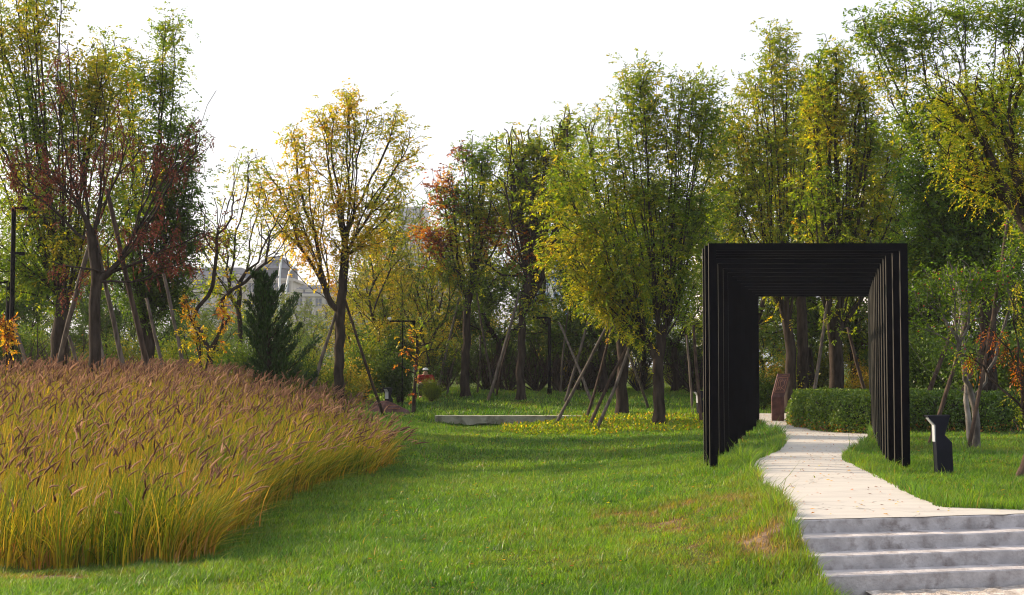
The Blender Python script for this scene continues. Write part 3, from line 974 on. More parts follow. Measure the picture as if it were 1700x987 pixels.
hero('pagoda_tree', 'large green tree with drooping yellow-tinged leaves and stout dark trunk left of the black pergola', 'tree', 36.5, 1093,
     [(1093, 640), (1092, 600), (1095, 585)], [[(1095, 590), (1065, 540), (1040, 470), (1000, 380), (960, 310)], [(1095, 590), (1100, 500), (1090, 380), (1075, 260), (1065, 130)], [(1095, 590), (1125, 520), (1135, 400), (1145, 270), (1150, 150)], [(1100, 580), (1140, 560), (1175, 520), (1210, 440)], [(1070, 590), (1045, 520), (1020, 420), (1010, 330)]],
     [(1062, 125, 36, 36, 50, .42), (1060, 190, 56, 50, 90, .42), (1150, 160, 48, 46, 80, .38), (1110, 230, 60, 50, 80, .40), (1180, 230, 40, 60, 60, .36), (1020, 260, 50, 60, 80, .40), (1080, 320, 70, 50, 110, .38), (1160, 340, 50, 60, 80, .32), (990, 350, 60, 50, 60, .42), (1015, 420, 70, 46, 80, .46), (1110, 400, 60, 50, 80, .36), (950, 400, 50, 40, 34, .48), (920, 340, 40, 50, 22, .44), (905, 420, 36, 36, 14, .5), (1040, 462, 80, 30, 80, .46), (980, 460, 40, 36, 50, .56), (995, 500, 44, 22, 36, .56), (1140, 460, 40, 40, 36, .34), (1045, 545, 24, 12, 8, .5), (940, 290, 34, 46, 40, .42)],
     0.165, dict(FINE, k=6, l=.09, w=.042, sr=.20, back=4), 24, alpha=0.55, minh=1.5)
hero('pagoda_tree', 'stout-trunked tree just left of the large green one, their crowns merging', 'tree', 41.5, 1032,
     [(1033, 620), (1030, 560)], [[(1030, 560), (1000, 480), (960, 420)], [(1030, 560), (1040, 450), (1050, 330)], [(1030, 560), (985, 420), (970, 250)]],
     [(985, 210, 36, 46, 50, .40), (960, 270, 36, 40, 36, .44), (1000, 330, 50, 50, 50, .38), (1050, 400, 60, 60, 60, .26), (1080, 470, 50, 40, 60, .2), (950, 360, 40, 40, 30, .45), (1000, 480, 40, 40, 30, .5)],
     0.19, dict(FINE, k=7, l=.07, w=.028), 25, alpha=0.60)
# --- behind the pergola and right
hero('pagoda_tree', 'tall yellow-green tree rising above the left half of the black pergola', 'tree', 45, 1310,
     [(1312, 600), (1310, 545)], [[(1310, 545), (1285, 480), (1240, 380), (1215, 300)], [(1310, 545), (1300, 420), (1290, 300), (1285, 180), (1290, 90)], [(1312, 545), (1335, 430), (1330, 320), (1340, 200)], [(1310, 560), (1270, 520), (1245, 500)]],
     [(1290, 75, 30, 40, 56, .51), (1265, 140, 56, 46, 90, .50), (1335, 150, 40, 50, 70, .47), (1225, 210, 50, 50, 90, .47), (1300, 240, 60, 50, 100, .45), (1240, 300, 64, 50, 100, .44), (1330, 320, 60, 46, 80, .44), (1205, 350, 44, 56, 70, .42), (1185, 260, 30, 50, 40, .45), (1290, 380, 70, 36, 70, .44), (1270, 470, 30, 24, 10, .6)],
     0.19, dict(FINE, k=6, l=.10, w=.048, sr=.22, back=4), 26, alpha=0.55)
hero('pagoda_tree', 'second dark trunk close beside the taller one seen through the black pergola, leafy limbs upright', 'tree', 46.5, 1333,
     [(1332, 600), (1330, 500)], [[(1330, 500), (1340, 400), (1350, 300)], [(1330, 500), (1320, 380), (1310, 300)]],
     [(1350, 250, 40, 60, 40, .44), (1310, 330, 40, 50, 40, .42), (1360, 340, 40, 50, 40, .4)],
     0.20, dict(FINE, k=8, l=.10, w=.048, sr=.20, back=4), 33, alpha=0.55)
hero('pagoda_tree', 'knotty forked tree rising from behind the round clipped hedge, yellow-green crown above the pergola', 'tree', 40, 1388,
     [(1390, 600), (1390, 560)], [[(1388, 570), (1365, 500), (1350, 400), (1320, 320)], [(1390, 560), (1400, 450), (1415, 340), (1445, 260), (1450, 200)], [(1390, 565), (1425, 500), (1470, 380), (1495, 270), (1500, 180)]],
     [(1380, 90, 36, 36, 50, .50), (1370, 160, 50, 50, 90, .48), (1420, 150, 40, 46, 60, .46), (1400, 230, 60, 50, 90, .44), (1460, 240, 44, 60, 60, .42), (1430, 320, 60, 50, 70, .42), (1365, 320, 50, 50, 60, .42), (1480, 350, 44, 50, 60, .40), (1400, 390, 50, 26, 40, .40), (1372, 512, 20, 14, 8, .52), (1420, 480, 24, 14, 5, .5)],
     0.23, dict(FINE, k=6, l=.10, w=.046, sr=.20, back=4), 27, alpha=0.55)
hero('locust_tree', 'big dark green leafy tree filling the right side behind the leaning limbs', 'tree', 34, 1640,
     [(1640, 560), (1635, 480)], [[(1635, 480), (1590, 380), (1530, 260), (1470, 150), (1440, 70)], [(1635, 480), (1620, 350), (1590, 200), (1600, 60)], [(1640, 480), (1670, 330), (1660, 180), (1670, 60)]],
     [(1455, 40, 44, 40, 44, .34), (1520, 25, 60, 44, 50, .32), (1600, 10, 60, 40, 50, .34), (1680, 20, 50, 50, 50, .32), (1560, 100, 60, 36, 16, .42), (1540, 200, 60, 60, 110, .34), (1620, 180, 60, 60, 90, .28), (1690, 180, 50, 80, 100, .32), (1560, 300, 70, 60, 170, .20), (1640, 300, 60, 60, 130, .22), (1540, 380, 60, 46, 130, .26), (1620, 400, 70, 46, 130, .22), (1690, 330, 50, 60, 80, .26), (1530, 440, 40, 36, 60, .34), (1590, 450, 50, 30, 60, .3), (1480, 110, 40, 50, 40, .38)],
     0.22, dict(ASH, k=7, l=.105, w=.046, sr=.20, back=4), 28, alpha=0.55)
hero('locust_tree', 'near tree leaning in from the right edge with a cut-off stub limb and golden leaves', 'tree', 22, 1755,
     [(1735, 500), (1712, 385), (1690, 345)], [[(1690, 345), (1655, 290), (1632, 240), (1600, 160), (1588, 120), (1562, 60), (1566, 22)], [(1712, 385), (1690, 280), (1660, 215), (1600, 165), (1565, 135), (1545, 100)], [(1690, 345), (1650, 310), (1625, 270)]],
     [(1600, 150, 50, 50, 40, .52), (1565, 200, 36, 50, 36, .52), (1640, 200, 50, 50, 40, .48), (1690, 110, 40, 60, 40, .50), (1600, 270, 50, 36, 40, .47), (1690, 250, 36, 50, 34, .47), (1555, 140, 30, 40, 16, .56), (1650, 130, 40, 40, 24, .5), (1640, 300, 36, 26, 26, .56), (1690, 330, 26, 40, 16, .5)],
     0.125, dict(k=4, L=0.28, nl=13, l=.05, w=.021, sr=.16, lift=-.5), 29, per=999, alpha=0.55, seg=.25, minh=2.2)
for i in range(1):
    hero('crab_apple_tree', 'small crab apple with grey trunk and red fruit, right of the dark bollard', 'tree', 26.5, 1618,
         [(1619, 700), (1616, 660)], [[(1616, 660), (1570, 640), (1530, 600), (1508, 560)], [(1616, 660), (1595, 590), (1560, 520), (1530, 480)], [(1616, 655), (1625, 560), (1615, 480), (1620, 440)], [(1617, 660), (1650, 600), (1670, 520), (1690, 470)], [(1617, 655), (1590, 560), (1570, 480)]],
         [(1535, 470, 36, 30, 34, .22), (1590, 455, 46, 26, 40, .22), (1640, 460, 40, 34, 36, .22), (1680, 440, 26, 44, 30, .24), (1600, 510, 50, 30, 18, .25), (1530, 530, 30, 40, 12, .28), (1690, 380, 20, 36, 18, .28), (1580, 560, 50, 40, 8, .3)],
         0.075, dict(k=5, L=0.16, nl=5, l=.062, w=.032, sr=.10), 30, alpha=0.6, per=999, bark=M_BARKM, seg=.2, twig=.005, minh=.8, flare=1.2)
crab = col.objects.get('crab_apple_tree')
# red fruit: part of the crab apple
mb = MB()
gq = np.random.default_rng(3)
cr_me = [c for c in crab.children if c.name.startswith('crown')][0].data
for k in range(60):
    v = cr_me.vertices[int(gq.integers(0, len(cr_me.vertices)))].co
    c = np.array(v) + gq.normal(0, .03, 3)
    r = .016
    vs, fs = [], []
    for a in range(4):
        for b in range(6):
            th = math.pi * (a + .5) / 4; ph = 2 * math.pi * b / 6
            vs.append((c[0] + r * math.sin(th) * math.cos(ph), c[1] + r * math.sin(th) * math.sin(ph), c[2] + r * math.cos(th)))
    for a in range(3):
        for b in range(6):
            fs.append((a * 6 + b, a * 6 + (b + 1) % 6, (a + 1) * 6 + (b + 1) % 6, (a + 1) * 6 + b))
    fs.append(tuple(range(6))); fs.append(tuple(range(23, 17, -1)))
    mb.add(vs, fs)
M_FRUIT = surf_mat('red fruit', (0.35, 0.012, 0.012), (0.5, 0.02, 0.02), rough=.3, bump=0)
fr = mb.build('fruit', M_FRUIT, crab, smooth=True); fr['kind'] = 'stuff'
hero('young_tree', 'slim grey-barked trunk standing directly behind the crab apple', 'tree', 28.2, 1608,
     [(1608, 690), (1604, 640)], [[(1604, 640), (1600, 560), (1590, 480)]], [(1590, 470, 40, 40, 16, .3), (1620, 520, 40, 40, 8, .35)], 0.06, dict(k=5, L=0.16, nl=5, l=.062, w=.032, sr=.10), 31, bark=M_BARKL, twig=.005, flare=1.1)
hero('sumac_tree', 'twiggy half bare shrub tree at the right edge with hanging rust-brown leaf clusters', 'tree', 20.5, 1712,
     [(1706, 720), (1700, 680)], [[(1700, 690), (1660, 640), (1632, 590), (1600, 575)], [(1700, 680), (1690, 600), (1650, 550), (1625, 500)], [(1700, 680), (1695, 560), (1680, 480)], [(1703, 700), (1680, 720), (1690, 690)]],
     [(1660, 560, 30, 18, 8, .93), (1690, 590, 14, 26, 8, .94), (1640, 545, 12, 8, 4, .93), (1680, 500, 26, 40, 8, .45), (1690, 640, 26, 40, 10, .5), (1600, 590, 14, 12, 5, .92), (1605, 580, 12, 16, 5, .42)],
     0.045, dict(k=3, L=0.17, nl=9, l=.05, w=.018, sr=.04, lift=-1.2, droop=.6, back=2), 32, alpha=0.40, wob=.06, seg=.2, twig=.0045, minh=.4, flare=1.2)
hero('sapling', 'thin sapling with scattered orange leaves right of the small bollard lamp', 'tree', 46, 687,
     [(688, 640), (692, 600), (694, 560)], [[(692, 600), (675, 585), (668, 560)], [(694, 560), (700, 520)]],
     [(680, 560, 28, 30, 12, .86), (665, 590, 16, 16, 8, .84), (705, 530, 24, 26, 9, .5), (720, 580, 16, 24, 5, .45), (690, 640, 12, 16, 2, .84)],
     0.06, dict(k=2, L=.15, nl=6, l=.09, w=.05, sr=.08), 34, alpha=0.6, wob=.05, twig=.007, minh=.5)
hero('sumac_shrub', 'small shrub with orange-brown leaf clusters on dark crooked stems, left of the conifer', 'shrub', 34.5, 335,
     [(334, 600), (332, 570)], [[(332, 570), (315, 530), (310, 500)], [(332, 570), (350, 530), (368, 500)], [(333, 580), (345, 560)]],
     [(312, 505, 18, 18, 11, .80), (368, 505, 14, 12, 10, .86), (325, 545, 26, 20, 12, .70), (350, 580, 36, 20, 12, .62), (310, 560, 20, 20, 8, .60), (385, 540, 16, 16, 4, .8)],
     0.035, dict(k=4, L=.14, nl=8, l=.08, w=.035, sr=.08, lift=-.5), 35, alpha=0.6, wob=.05, twig=.006, minh=.3)
hero('sumac_shrub', 'bright orange-leaved sprig beside the black lamp posts at the left edge', 'shrub', 31.5, 14,
     [(14, 600), (12, 560)], [[(12, 560), (8, 530)]], [(8, 530, 20, 14, 26, .84), (14, 545, 14, 14, 10, .8)], 0.02, dict(k=4, L=.12, nl=8, l=.07, w=.03, sr=.06, lift=-.5), 36, twig=.006, minh=.3)

# --- conifer
def conifer():
    D = 33.5
    base = base_at(452, D)
    g = np.random.default_rng(77)
    root = empty('conifer', base)
    tag(root, 'dense dark green conifer with a pointed top behind the fountain grass', 'tree')
    s = D / FPX
    H = 3.7
    mb = MB(); lv = Leaves()
    mb.tube([(.12, 0, 0), (-.09, 0, H * .5), (-.28, 0, H * .95)], [.09, .06, .015], 8)
    mb2 = mb
    nb = 96
    for i in range(nb):
        f = (i / nb) ** 0.8
        z0 = 0.05 + f * (H * 0.93)
        an = i * 2.399 + g.normal(0, .2)
        # visual outline: wide skirt right and low left
        L = .80 * (1 - f) ** 1.15 * (1.05 + .45 * math.cos(an - .2)) * g.uniform(.7, 1.25) + .15
        L *= g.choice([.7, 1.0, 1.5], p=[.4, .35, .25])
        upf = .75 + .9 * f
        dirv = np.array([math.cos(an), math.sin(an), upf])
        p0 = np.array([.12 - .42 * f, 0, z0])
        end = p0 + np.array([math.cos(an) * L, math.sin(an) * L, L * upf * .9])
        mid = (p0 + end) / 2 - np.array([0, 0, .10 * L])
        mb.tube([p0, mid, end], [.014, .010, .004], 4, cap=False)
        n = int(90 + 230 * L)
        t = g.uniform(.12, 1, n) ** .8
        c = ((1 - t) ** 2)[:, None] * p0 + (2 * t * (1 - t))[:, None] * mid + (t * t)[:, None] * end
        wd = .03 + .07 * (1 - t) * L
        c = c + g.normal(0, 1, (n, 3)) * wd[:, None] * np.array([1, 1, .8])
        ax = unit(unit(end - p0)[None] * 0.9 + np.array([0, 0, .55]) + g.normal(0, .35, (n, 3)))
        lv.quads(c, ax, .085 * g.uniform(.7, 1.3, n), .030, np.clip(g.normal(.45, .2, n), 0, 1), g, flat=.0)
    mb.build('trunk', M_BARK, root, smooth=True)
    lv.build('crown', M_CONE, root)
    # low spreading skirt on the left
    return root


conifer()

# ------------------------------------------------------------------ shrubs (things) from prototypes
def shrub_proto(name, label, W, H, n, tint, tn, seed, l=.09, w=.045, stems=7, group=None, loose=.5, mat=None):
    g = np.random.default_rng(seed)
    root = empty(name)
    tag(root, label, 'shrub', group)
    mb = MB()
    ends = []
    for i in range(stems * 4):
        an = g.uniform(0, 6.28); r = g.uniform(.15, .9)
        e = np.array([math.cos(an) * r * W / 2, math.sin(an) * r * W / 2 * .8, H * math.sqrt(max(.05, 1 - r * r * .75)) * g.uniform(.6, 1.0)])
        b = np.array([math.cos(an) * .12, math.sin(an) * .12, 0])
        m = (b + e) / 2 + g.normal(0, .08, 3) - np.array([e[0], e[1], 0]) * .12
        mb.tube([b, m, e], [.016, .010, .004], 4, cap=False)
        ends.append((b, m, e))
    lv = Leaves()
    per = n // len(ends)
    for b, m, e in ends:
        t = g.uniform(.3, 1.05, per)
        c = ((1 - t) ** 2)[:, None] * b + (2 * t * (1 - t))[:, None] * m + (t * t)[:, None] * e
        c = c + g.normal(0, .17 * loose * 2, (per, 3)) * np.array([1, 1, .8])
        c[:, 2] = np.abs(c[:, 2])
        ct_ = tint + g.normal(0, tn)
        lv.quads(c, unit(g.normal(0, 1, (per, 3)) + np.array([0, 0, -.1])), l * g.uniform(.7, 1.3, per), w, np.clip(ct_ + g.normal(0, .04, per), 0, 1), g, flat=.4)
    mb.build('stems', M_BARK, root)
    lv.build('foliage', mat or M_FOLB, root)
    return root


def put(root, px, D, sc=1.0, rz=0.0, label=None, sz=None):
    x = X_at(px, D)
    root.location = (x, D, Tz(x, D) - 0.03)
    root.rotation_euler = (0, 0, rz)
    root.scale = (sc, sc, sz or sc)
    if label: root['label'] = label
    return root


protoA = shrub_proto('shrub', 'x', 2.6, 2.0, 9000, .46, .08, 101, l=.085, w=.042)
protoB = shrub_proto('shrub', 'x', 3.0, 2.4, 10000, .24, .07, 102, l=.09, w=.045)
protoC = shrub_proto('shrub', 'x', 2.4, 1.6, 7000, .60, .1, 103, l=.085, w=.042)
protoD = shrub_proto('shrub', 'x', 2.2, 2.2, 6000, .22, .05, 104, l=.10, w=.045)
protos = [protoA, protoB, protoC, protoD]
SHR = [  # px, D, proto, scale, label
    (600, 50, 0, 1.15, 'yellow-green shrub behind the yellow tree, left of the small bollard lamp'),
    (640, 54, 1, 1.25, 'round green shrub right behind the small bollard lamp'),
    (716, 50.4, 0, .42, 'small leafy shrub partly covering the crouching person in red'),
    (665, 50, 3, .80, 'dark low shrub between the bollard lamp and the sapling'),
    (570, 48, 2, 1.0, 'golden shrub at the foot of the yellow tree beyond the plumes'),
    (520, 44, 0, .9, 'yellow-green shrub just right of the conifer'),
    (480, 42, 1, .8, 'green shrub half hidden behind the conifer'),
    (395, 40, 1, .85, 'bright green shrub left of the conifer, above the plumes'),
    (350, 42, 2, .9, 'golden shrub behind the orange-brown sumac'),
    (300, 44, 0, 1.0, 'yellow-green shrub behind the poles right of the left tree group'),
    (250, 46, 2, 1.0, 'golden shrub behind the dark spire-topped tree'),
    (200, 46, 0, 1.0, 'olive shrub between the two big left trunks'),
    (130, 48, 2, 1.1, 'golden brown shrub behind the half bare tree'),
    (60, 46, 0, 1.1, 'yellow-green shrub behind the left-sweeping limb'),
    (10, 44, 1, 1.1, 'green shrub behind the black lamp posts'),
    (730, 60, 3, 1.1, 'dark green shrub behind the leftmost pole of the staked red-patched tree'),
    (770, 62, 1, 1.0, 'green shrub behind the straight trunk of the red-patched tree'),
    (815, 60, 3, 1.2, 'dark conifer-like shrub between the two straight trunks'),
    (850, 64, 3, 1.2, 'dark shrub behind the second straight trunk'),
    (895, 62, 3, 1.1, 'dark shrub left of the black park lamp'),
    (940, 64, 2, .9, 'brownish golden shrub right of the black park lamp'),
    (980, 62, 1, .9, 'green shrub behind the crossed poles'),
    (1015, 64, 3, .9, 'dark shrub behind the stout trunk'),
    (1065, 62, 2, .8, 'golden shrub between the two stout trunks'),
    (1120, 64, 0, .9, 'yellow-green shrub right of the large tree trunk'),
    (1160, 60, 1, 1.0, 'green shrub hidden partly by the pergola left posts'),
    (1262, 46, 3, .70, 'dark green shrub left of the rusty sign'),
    (1300, 47, 2, 1.15, 'thin golden brown shrub behind the rusty sign'),
    (1350, 56, 0, 1.1, 'yellow-green shrub seen through the pergola behind the leaning pole'),
    (1425, 52, 2, .9, 'golden yellow shrub seen through the pergola right of the knotty tree'),
    (1445, 60, 1, 1.1, 'green shrub beside the small arrow sign'),
    (1530, 42, 1, 1.2, 'green shrub right of the pergola behind the far hedge'),
    (1580, 44, 3, 1.2, 'dark green shrub behind the thick dark pole'),
    (1640, 40, 1, 1.1, 'green shrub behind the crab apple trunks'),
    (1690, 36, 3, 1.2, 'dark green shrub at the right edge behind the bare shrub tree'),
]
used = set()
for i, (px, D, k, s, lab) in enumerate(SHR):
    o = protos[k] if k not in used else copy_tree(protos[k])
    used.add(k)
    put(o, px, D, s, i * 1.7, lab)
    o['group'] = 'shrubs behind the lawn'
# bare dark underbrush
def bare_proto(seed):
    g = np.random.default_rng(seed)
    root = empty('bare_bush')
    mb = MB()
    for i in range(24):
        an = g.uniform(0, 6.28); r = g.uniform(.3, 1.1)
        e = np.array([math.cos(an) * r, math.sin(an) * r, g.uniform(.7, 1.7)])
        m = e * .5 + g.normal(0, .13, 3)
        m[2] = e[2] * .35
        mb.tube([(0, 0, 0), m, e], [.028, .018, .008], 4, cap=False)
        for k in range(3):
            e2 = m + (e - m) * g.uniform(.2, .8) ; e3 = e2 + g.normal(0, .28, 3) + np.array([0, 0, .2])
            mb.tube([e2, e3], [.011, .006], 3, cap=False)
    mb.build('stems', M_BARK, root)
    return root


bb = bare_proto(5)
tag(bb, 'x', 'shrub', 'bare dark bushes under the trees')
for i, (px, D, s, lab) in enumerate([(735, 55, .8, 'bare dark bush by the pole left of the straight staked trunk'), (805, 57, 1.0, 'bare dark bush between the two straight trunks'), (845, 56, .8, 'bare dark bush just left of the second straight trunk'),
                                     (892, 56, 1.0, 'bare dark bush right of the second straight trunk'), (930, 55, 1.1, 'bare dark bush right of the black park lamp'), (965, 57, 1.1, 'bare dark bush behind the crossed poles'),
                                     (1005, 58, 1.0, 'bare dark bush behind the pole feet left of the stout trunk'), (1060, 58, 1.0, 'bare dark bush between the two stout trunks'), (1125, 60, 1.0, 'bare dark bush right of the large tree trunk'),
                                     (1150, 57, .9, 'bare dark bush next to the pergola left posts'), (40, 40, 1.1, 'bare reddish dark bush beside the black lamp posts'), (130, 41, 1.0, 'bare dark bush between the left trunks')]):
    o = bb if i == 0 else copy_tree(bb)
    put(o, px, D, s * 1.15, i * 2.1, lab)

# ------------------------------------------------------------------ background trees
def bg_proto(name, seed, tint, tn, n, k, spread=.42, low=.22, l=.14, w=.07):
    g = np.random.default_rng(seed)
    H = 10.0
    tips = []
    nl = 12
    tin = []
    for i in range(nl):
        f = (i + .5) / nl
        z = H * (low + (0.94 - low) * f)
        rr = H * spread * (1 - abs(f - .45) ** 1.6 * 1.3) * g.uniform(.5, 1)
        an = g.uniform(0, 6.28)
        c = np.array([math.cos(an) * rr * .75, math.sin(an) * rr * .75, z])
        m = n // nl
        lr = H * g.uniform(.09, .15)
        p = c + unit(g.normal(0, 1, (m, 3))) * (g.uniform(0, 1, (m, 1)) ** .45) * lr * np.array([1, 1, .9])
        tips.append(p); tin.append(np.full(m, tint + g.normal(0, tn)))
    return make_tree(name, 'x', 'tree', (0, 0, 0), [(0.05, 0, 1.0), (0, .1, 2.0)], [], np.concatenate(tips), np.concatenate(tin), .16, dict(ASH, k=k, nl=6, l=l, w=w, sr=.22, L=.3), seed, mat=M_FOLB, alpha=0.65, seg=.5, twig=.012)


BG = [bg_proto('background_tree', 201, .29, .05, 300, 8), bg_proto('background_tree', 202, .43, .06, 280, 7), bg_proto('background_tree', 203, .64, .06, 240, 6, spread=.38),
      bg_proto('background_tree', 204, .44, .15, 220, 5, spread=.4), bg_proto('background_tree', 205, .22, .05, 320, 9, spread=.36, low=.15)]
BGL = [  # px, D, top y, proto, label
    (28, 50, 400, 4, 'dark green low-crowned tree behind the black lamp posts'), (180, 52, 430, 0, 'green tree low between the half bare tree and the dark spire-topped one'), (235, 56, 450, 4, 'dark low tree behind the dark spire-topped tree'),
    (628, 54, 320, 2, 'golden tree with upright stems beside the yellow tree right side'), (678, 56, 340, 2, 'golden tree behind the orange-leaved sapling'), (712, 52, 390, 3, 'mixed low tree directly left of the red-patched tree'),
    (1345, 54, 130, 0, 'green tree filling between the two tall trees above the pergola'),
    (925, 57, 230, 1, 'tall yellow-green tree between the slim tree and the large green one'), (720, 60, 300, 3, 'mixed green and orange tree left of the red-patched tree'),
    (1225, 50, 160, 1, 'tall yellow-green tree just right of the large green tree'), (1000, 56, 240, 0, 'tall green tree behind the upper left of the large green one'),
    (1420, 52, 110, 1, 'tall yellow-green tree behind the knotty forked tree'), (830, 58, 240, 0, 'green tree between the red-patched tree and the slim tree'),
    (1500, 50, 180, 1, 'yellow-green tree between the knotty tree and the big leafy tree'),
    (-30, 50, 150, 0, 'green background tree cut by the left frame edge'), (45, 60, 300, 1, 'yellow-green background tree behind the left-sweeping limb'),
    (125, 66, 360, 4, 'dark background tree between the two left trunks'), (200, 60, 380, 3, 'mixed-colour background tree behind the poles of the left group'),
    (275, 70, 440, 1, 'low yellow-green background tree right of the dark spire-topped tree'),
    (320, 84, 500, 1, 'low pale tree in front of the beige building, leftmost'), (365, 92, 512, 1, 'low pale tree under the mansard roofed building'), (420, 88, 515, 0, 'low green tree behind the conifer left side'),
    (500, 80, 470, 1, 'olive tree between the conifer and the yellow tree'), (540, 72, 500, 3, 'low mixed tree behind the yellow tree stem'),
    (610, 58, 360, 2, 'bright golden tree directly right of the yellow tree'), (655, 60, 350, 2, 'golden tree behind the bracketed cameras'), (700, 64, 400, 2, 'low golden tree left of the red-patched tree'),
    (590, 66, 420, 2, 'golden tree seen behind the yellow tree trunk'), (740, 66, 350, 1, 'yellow-green tree behind the red-patched tree left half'),
    (805, 62, 330, 3, 'tree with mixed orange and green leaves between the two straight trunks'), (842, 66, 400, 1, 'low yellow-green tree behind the second straight trunk'),
    (985, 60, 330, 1, 'yellow-green tree behind the crossed poles'), (1020, 64, 300, 0, 'green tree behind the stout trunk'), (1065, 60, 300, 4, 'dark tree behind the large green tree'),
    (1120, 58, 260, 0, 'green tree filling the gap right of the large green tree'), (1165, 66, 420, 1, 'yellow-green tree behind the pergola left posts'),
    (1215, 60, 300, 1, 'yellow-green tree above the pergola left corner'), (1265, 58, 400, 3, 'mixed tree seen through the pergola left side'), (1350, 62, 350, 1, 'yellow-green tree behind the twin trunks'),
    (1415, 56, 380, 2, 'golden tree seen through the pergola right side'), (1455, 60, 380, 0, 'green tree above the pergola right corner'),
    (1520, 52, 300, 0, 'green tree right of the pergola behind the big leafy tree'), (1580, 50, 250, 4, 'dark green tree behind the big leafy tree'), (1650, 48, 200, 0, 'green tree behind the crab apple'), (1705, 46, 200, 4, 'dark green tree cut by the right frame edge'),
    (925, 72, 500, 2, 'low golden tree right of the black park lamp'), (885, 76, 520, 1, 'low yellow tree left of the black park lamp'), (960, 70, 440, 3, 'orange tinged tree below the white building'),
    (460, 100, 520, 0, 'low green tree behind the conifer right side'), (760, 80, 470, 2, 'golden far tree behind the red-patched tree trunk'), (1310, 72, 440, 0, 'green far tree between the twin trunks and the pergola')]
used = set()
for i, (px, D, ty, k, lab) in enumerate(BGL):
    o = BG[k] if k not in used else copy_tree(BG[k])
    used.add(k)
    x = X_at(px, D)
    z = Tz(x, D)
    top = P(px, ty, D)[2]
    s = (top - z) / 10.2
    o.location = (x, D, z - .05)
    o.rotation_euler = (0, 0, i * 1.3)
    wf = max(1.0, min(1.8, .55 / s)) if s < .5 else 1.0
    o.scale = (s * wf, s * wf, s)
    tag(o, lab, 'tree', 'background trees beyond the lawn')
# far tree belt: each a tree, nothing in the photograph tells them apart
gF = np.random.default_rng(9)
fV, fT, fA = [], [], []
for i in range(48):
    D = gF.uniform(105, 190)
    px = -60 + (i + gF.uniform(0, .9)) * 1820 / 48
    pr_ = BG[[0, 1, 1, 3, 2][i % 5]]
    me = [c for c in pr_.children if c.name.startswith('crown')][0].data
    nv = len(me.vertices)
    co = np.empty(nv * 3, np.float32); me.vertices.foreach_get('co', co); co = co.reshape(-1, 4, 3)
    ti_ = np.empty(nv, np.float32); me.attributes['tint'].data.foreach_get('value', ti_)
    va_ = np.empty(nv, np.float32); me.attributes['val'].data.foreach_get('value', va_)
    co = co[::2]; ti_ = ti_.reshape(-1, 4)[::2].ravel(); va_ = va_.reshape(-1, 4)[::2].ravel()
    ctr = co.mean(1, keepdims=True); co = ctr + (co - ctr) * 1.5
    a = i * 2.3; s_ = gF.uniform(.6, .85)
    Rm = np.array([[math.cos(a), math.sin(a), 0], [-math.sin(a), math.cos(a), 0], [0, 0, 1]])
    co = (co.reshape(-1, 3) @ Rm) * np.array([s_ * 1.5, s_ * 1.5, s_]) + np.array([X_at(px, D), D, .45])
    fV.append(co); fT.append(ti_); fA.append(va_)
fV = np.concatenate(fV); b = np.arange(len(fV) // 4) * 4
fw_ = mesh_np('far_wood', fV, [np.stack([b, b + 1, b + 2, b + 3], 1)], M_FOLB, attrs={'tint': np.concatenate(fT), 'val': np.concatenate(fA)})
tag(fw_, 'far-off belt of hazy green and golden trees below the buildings', 'wood', kind='stuff')

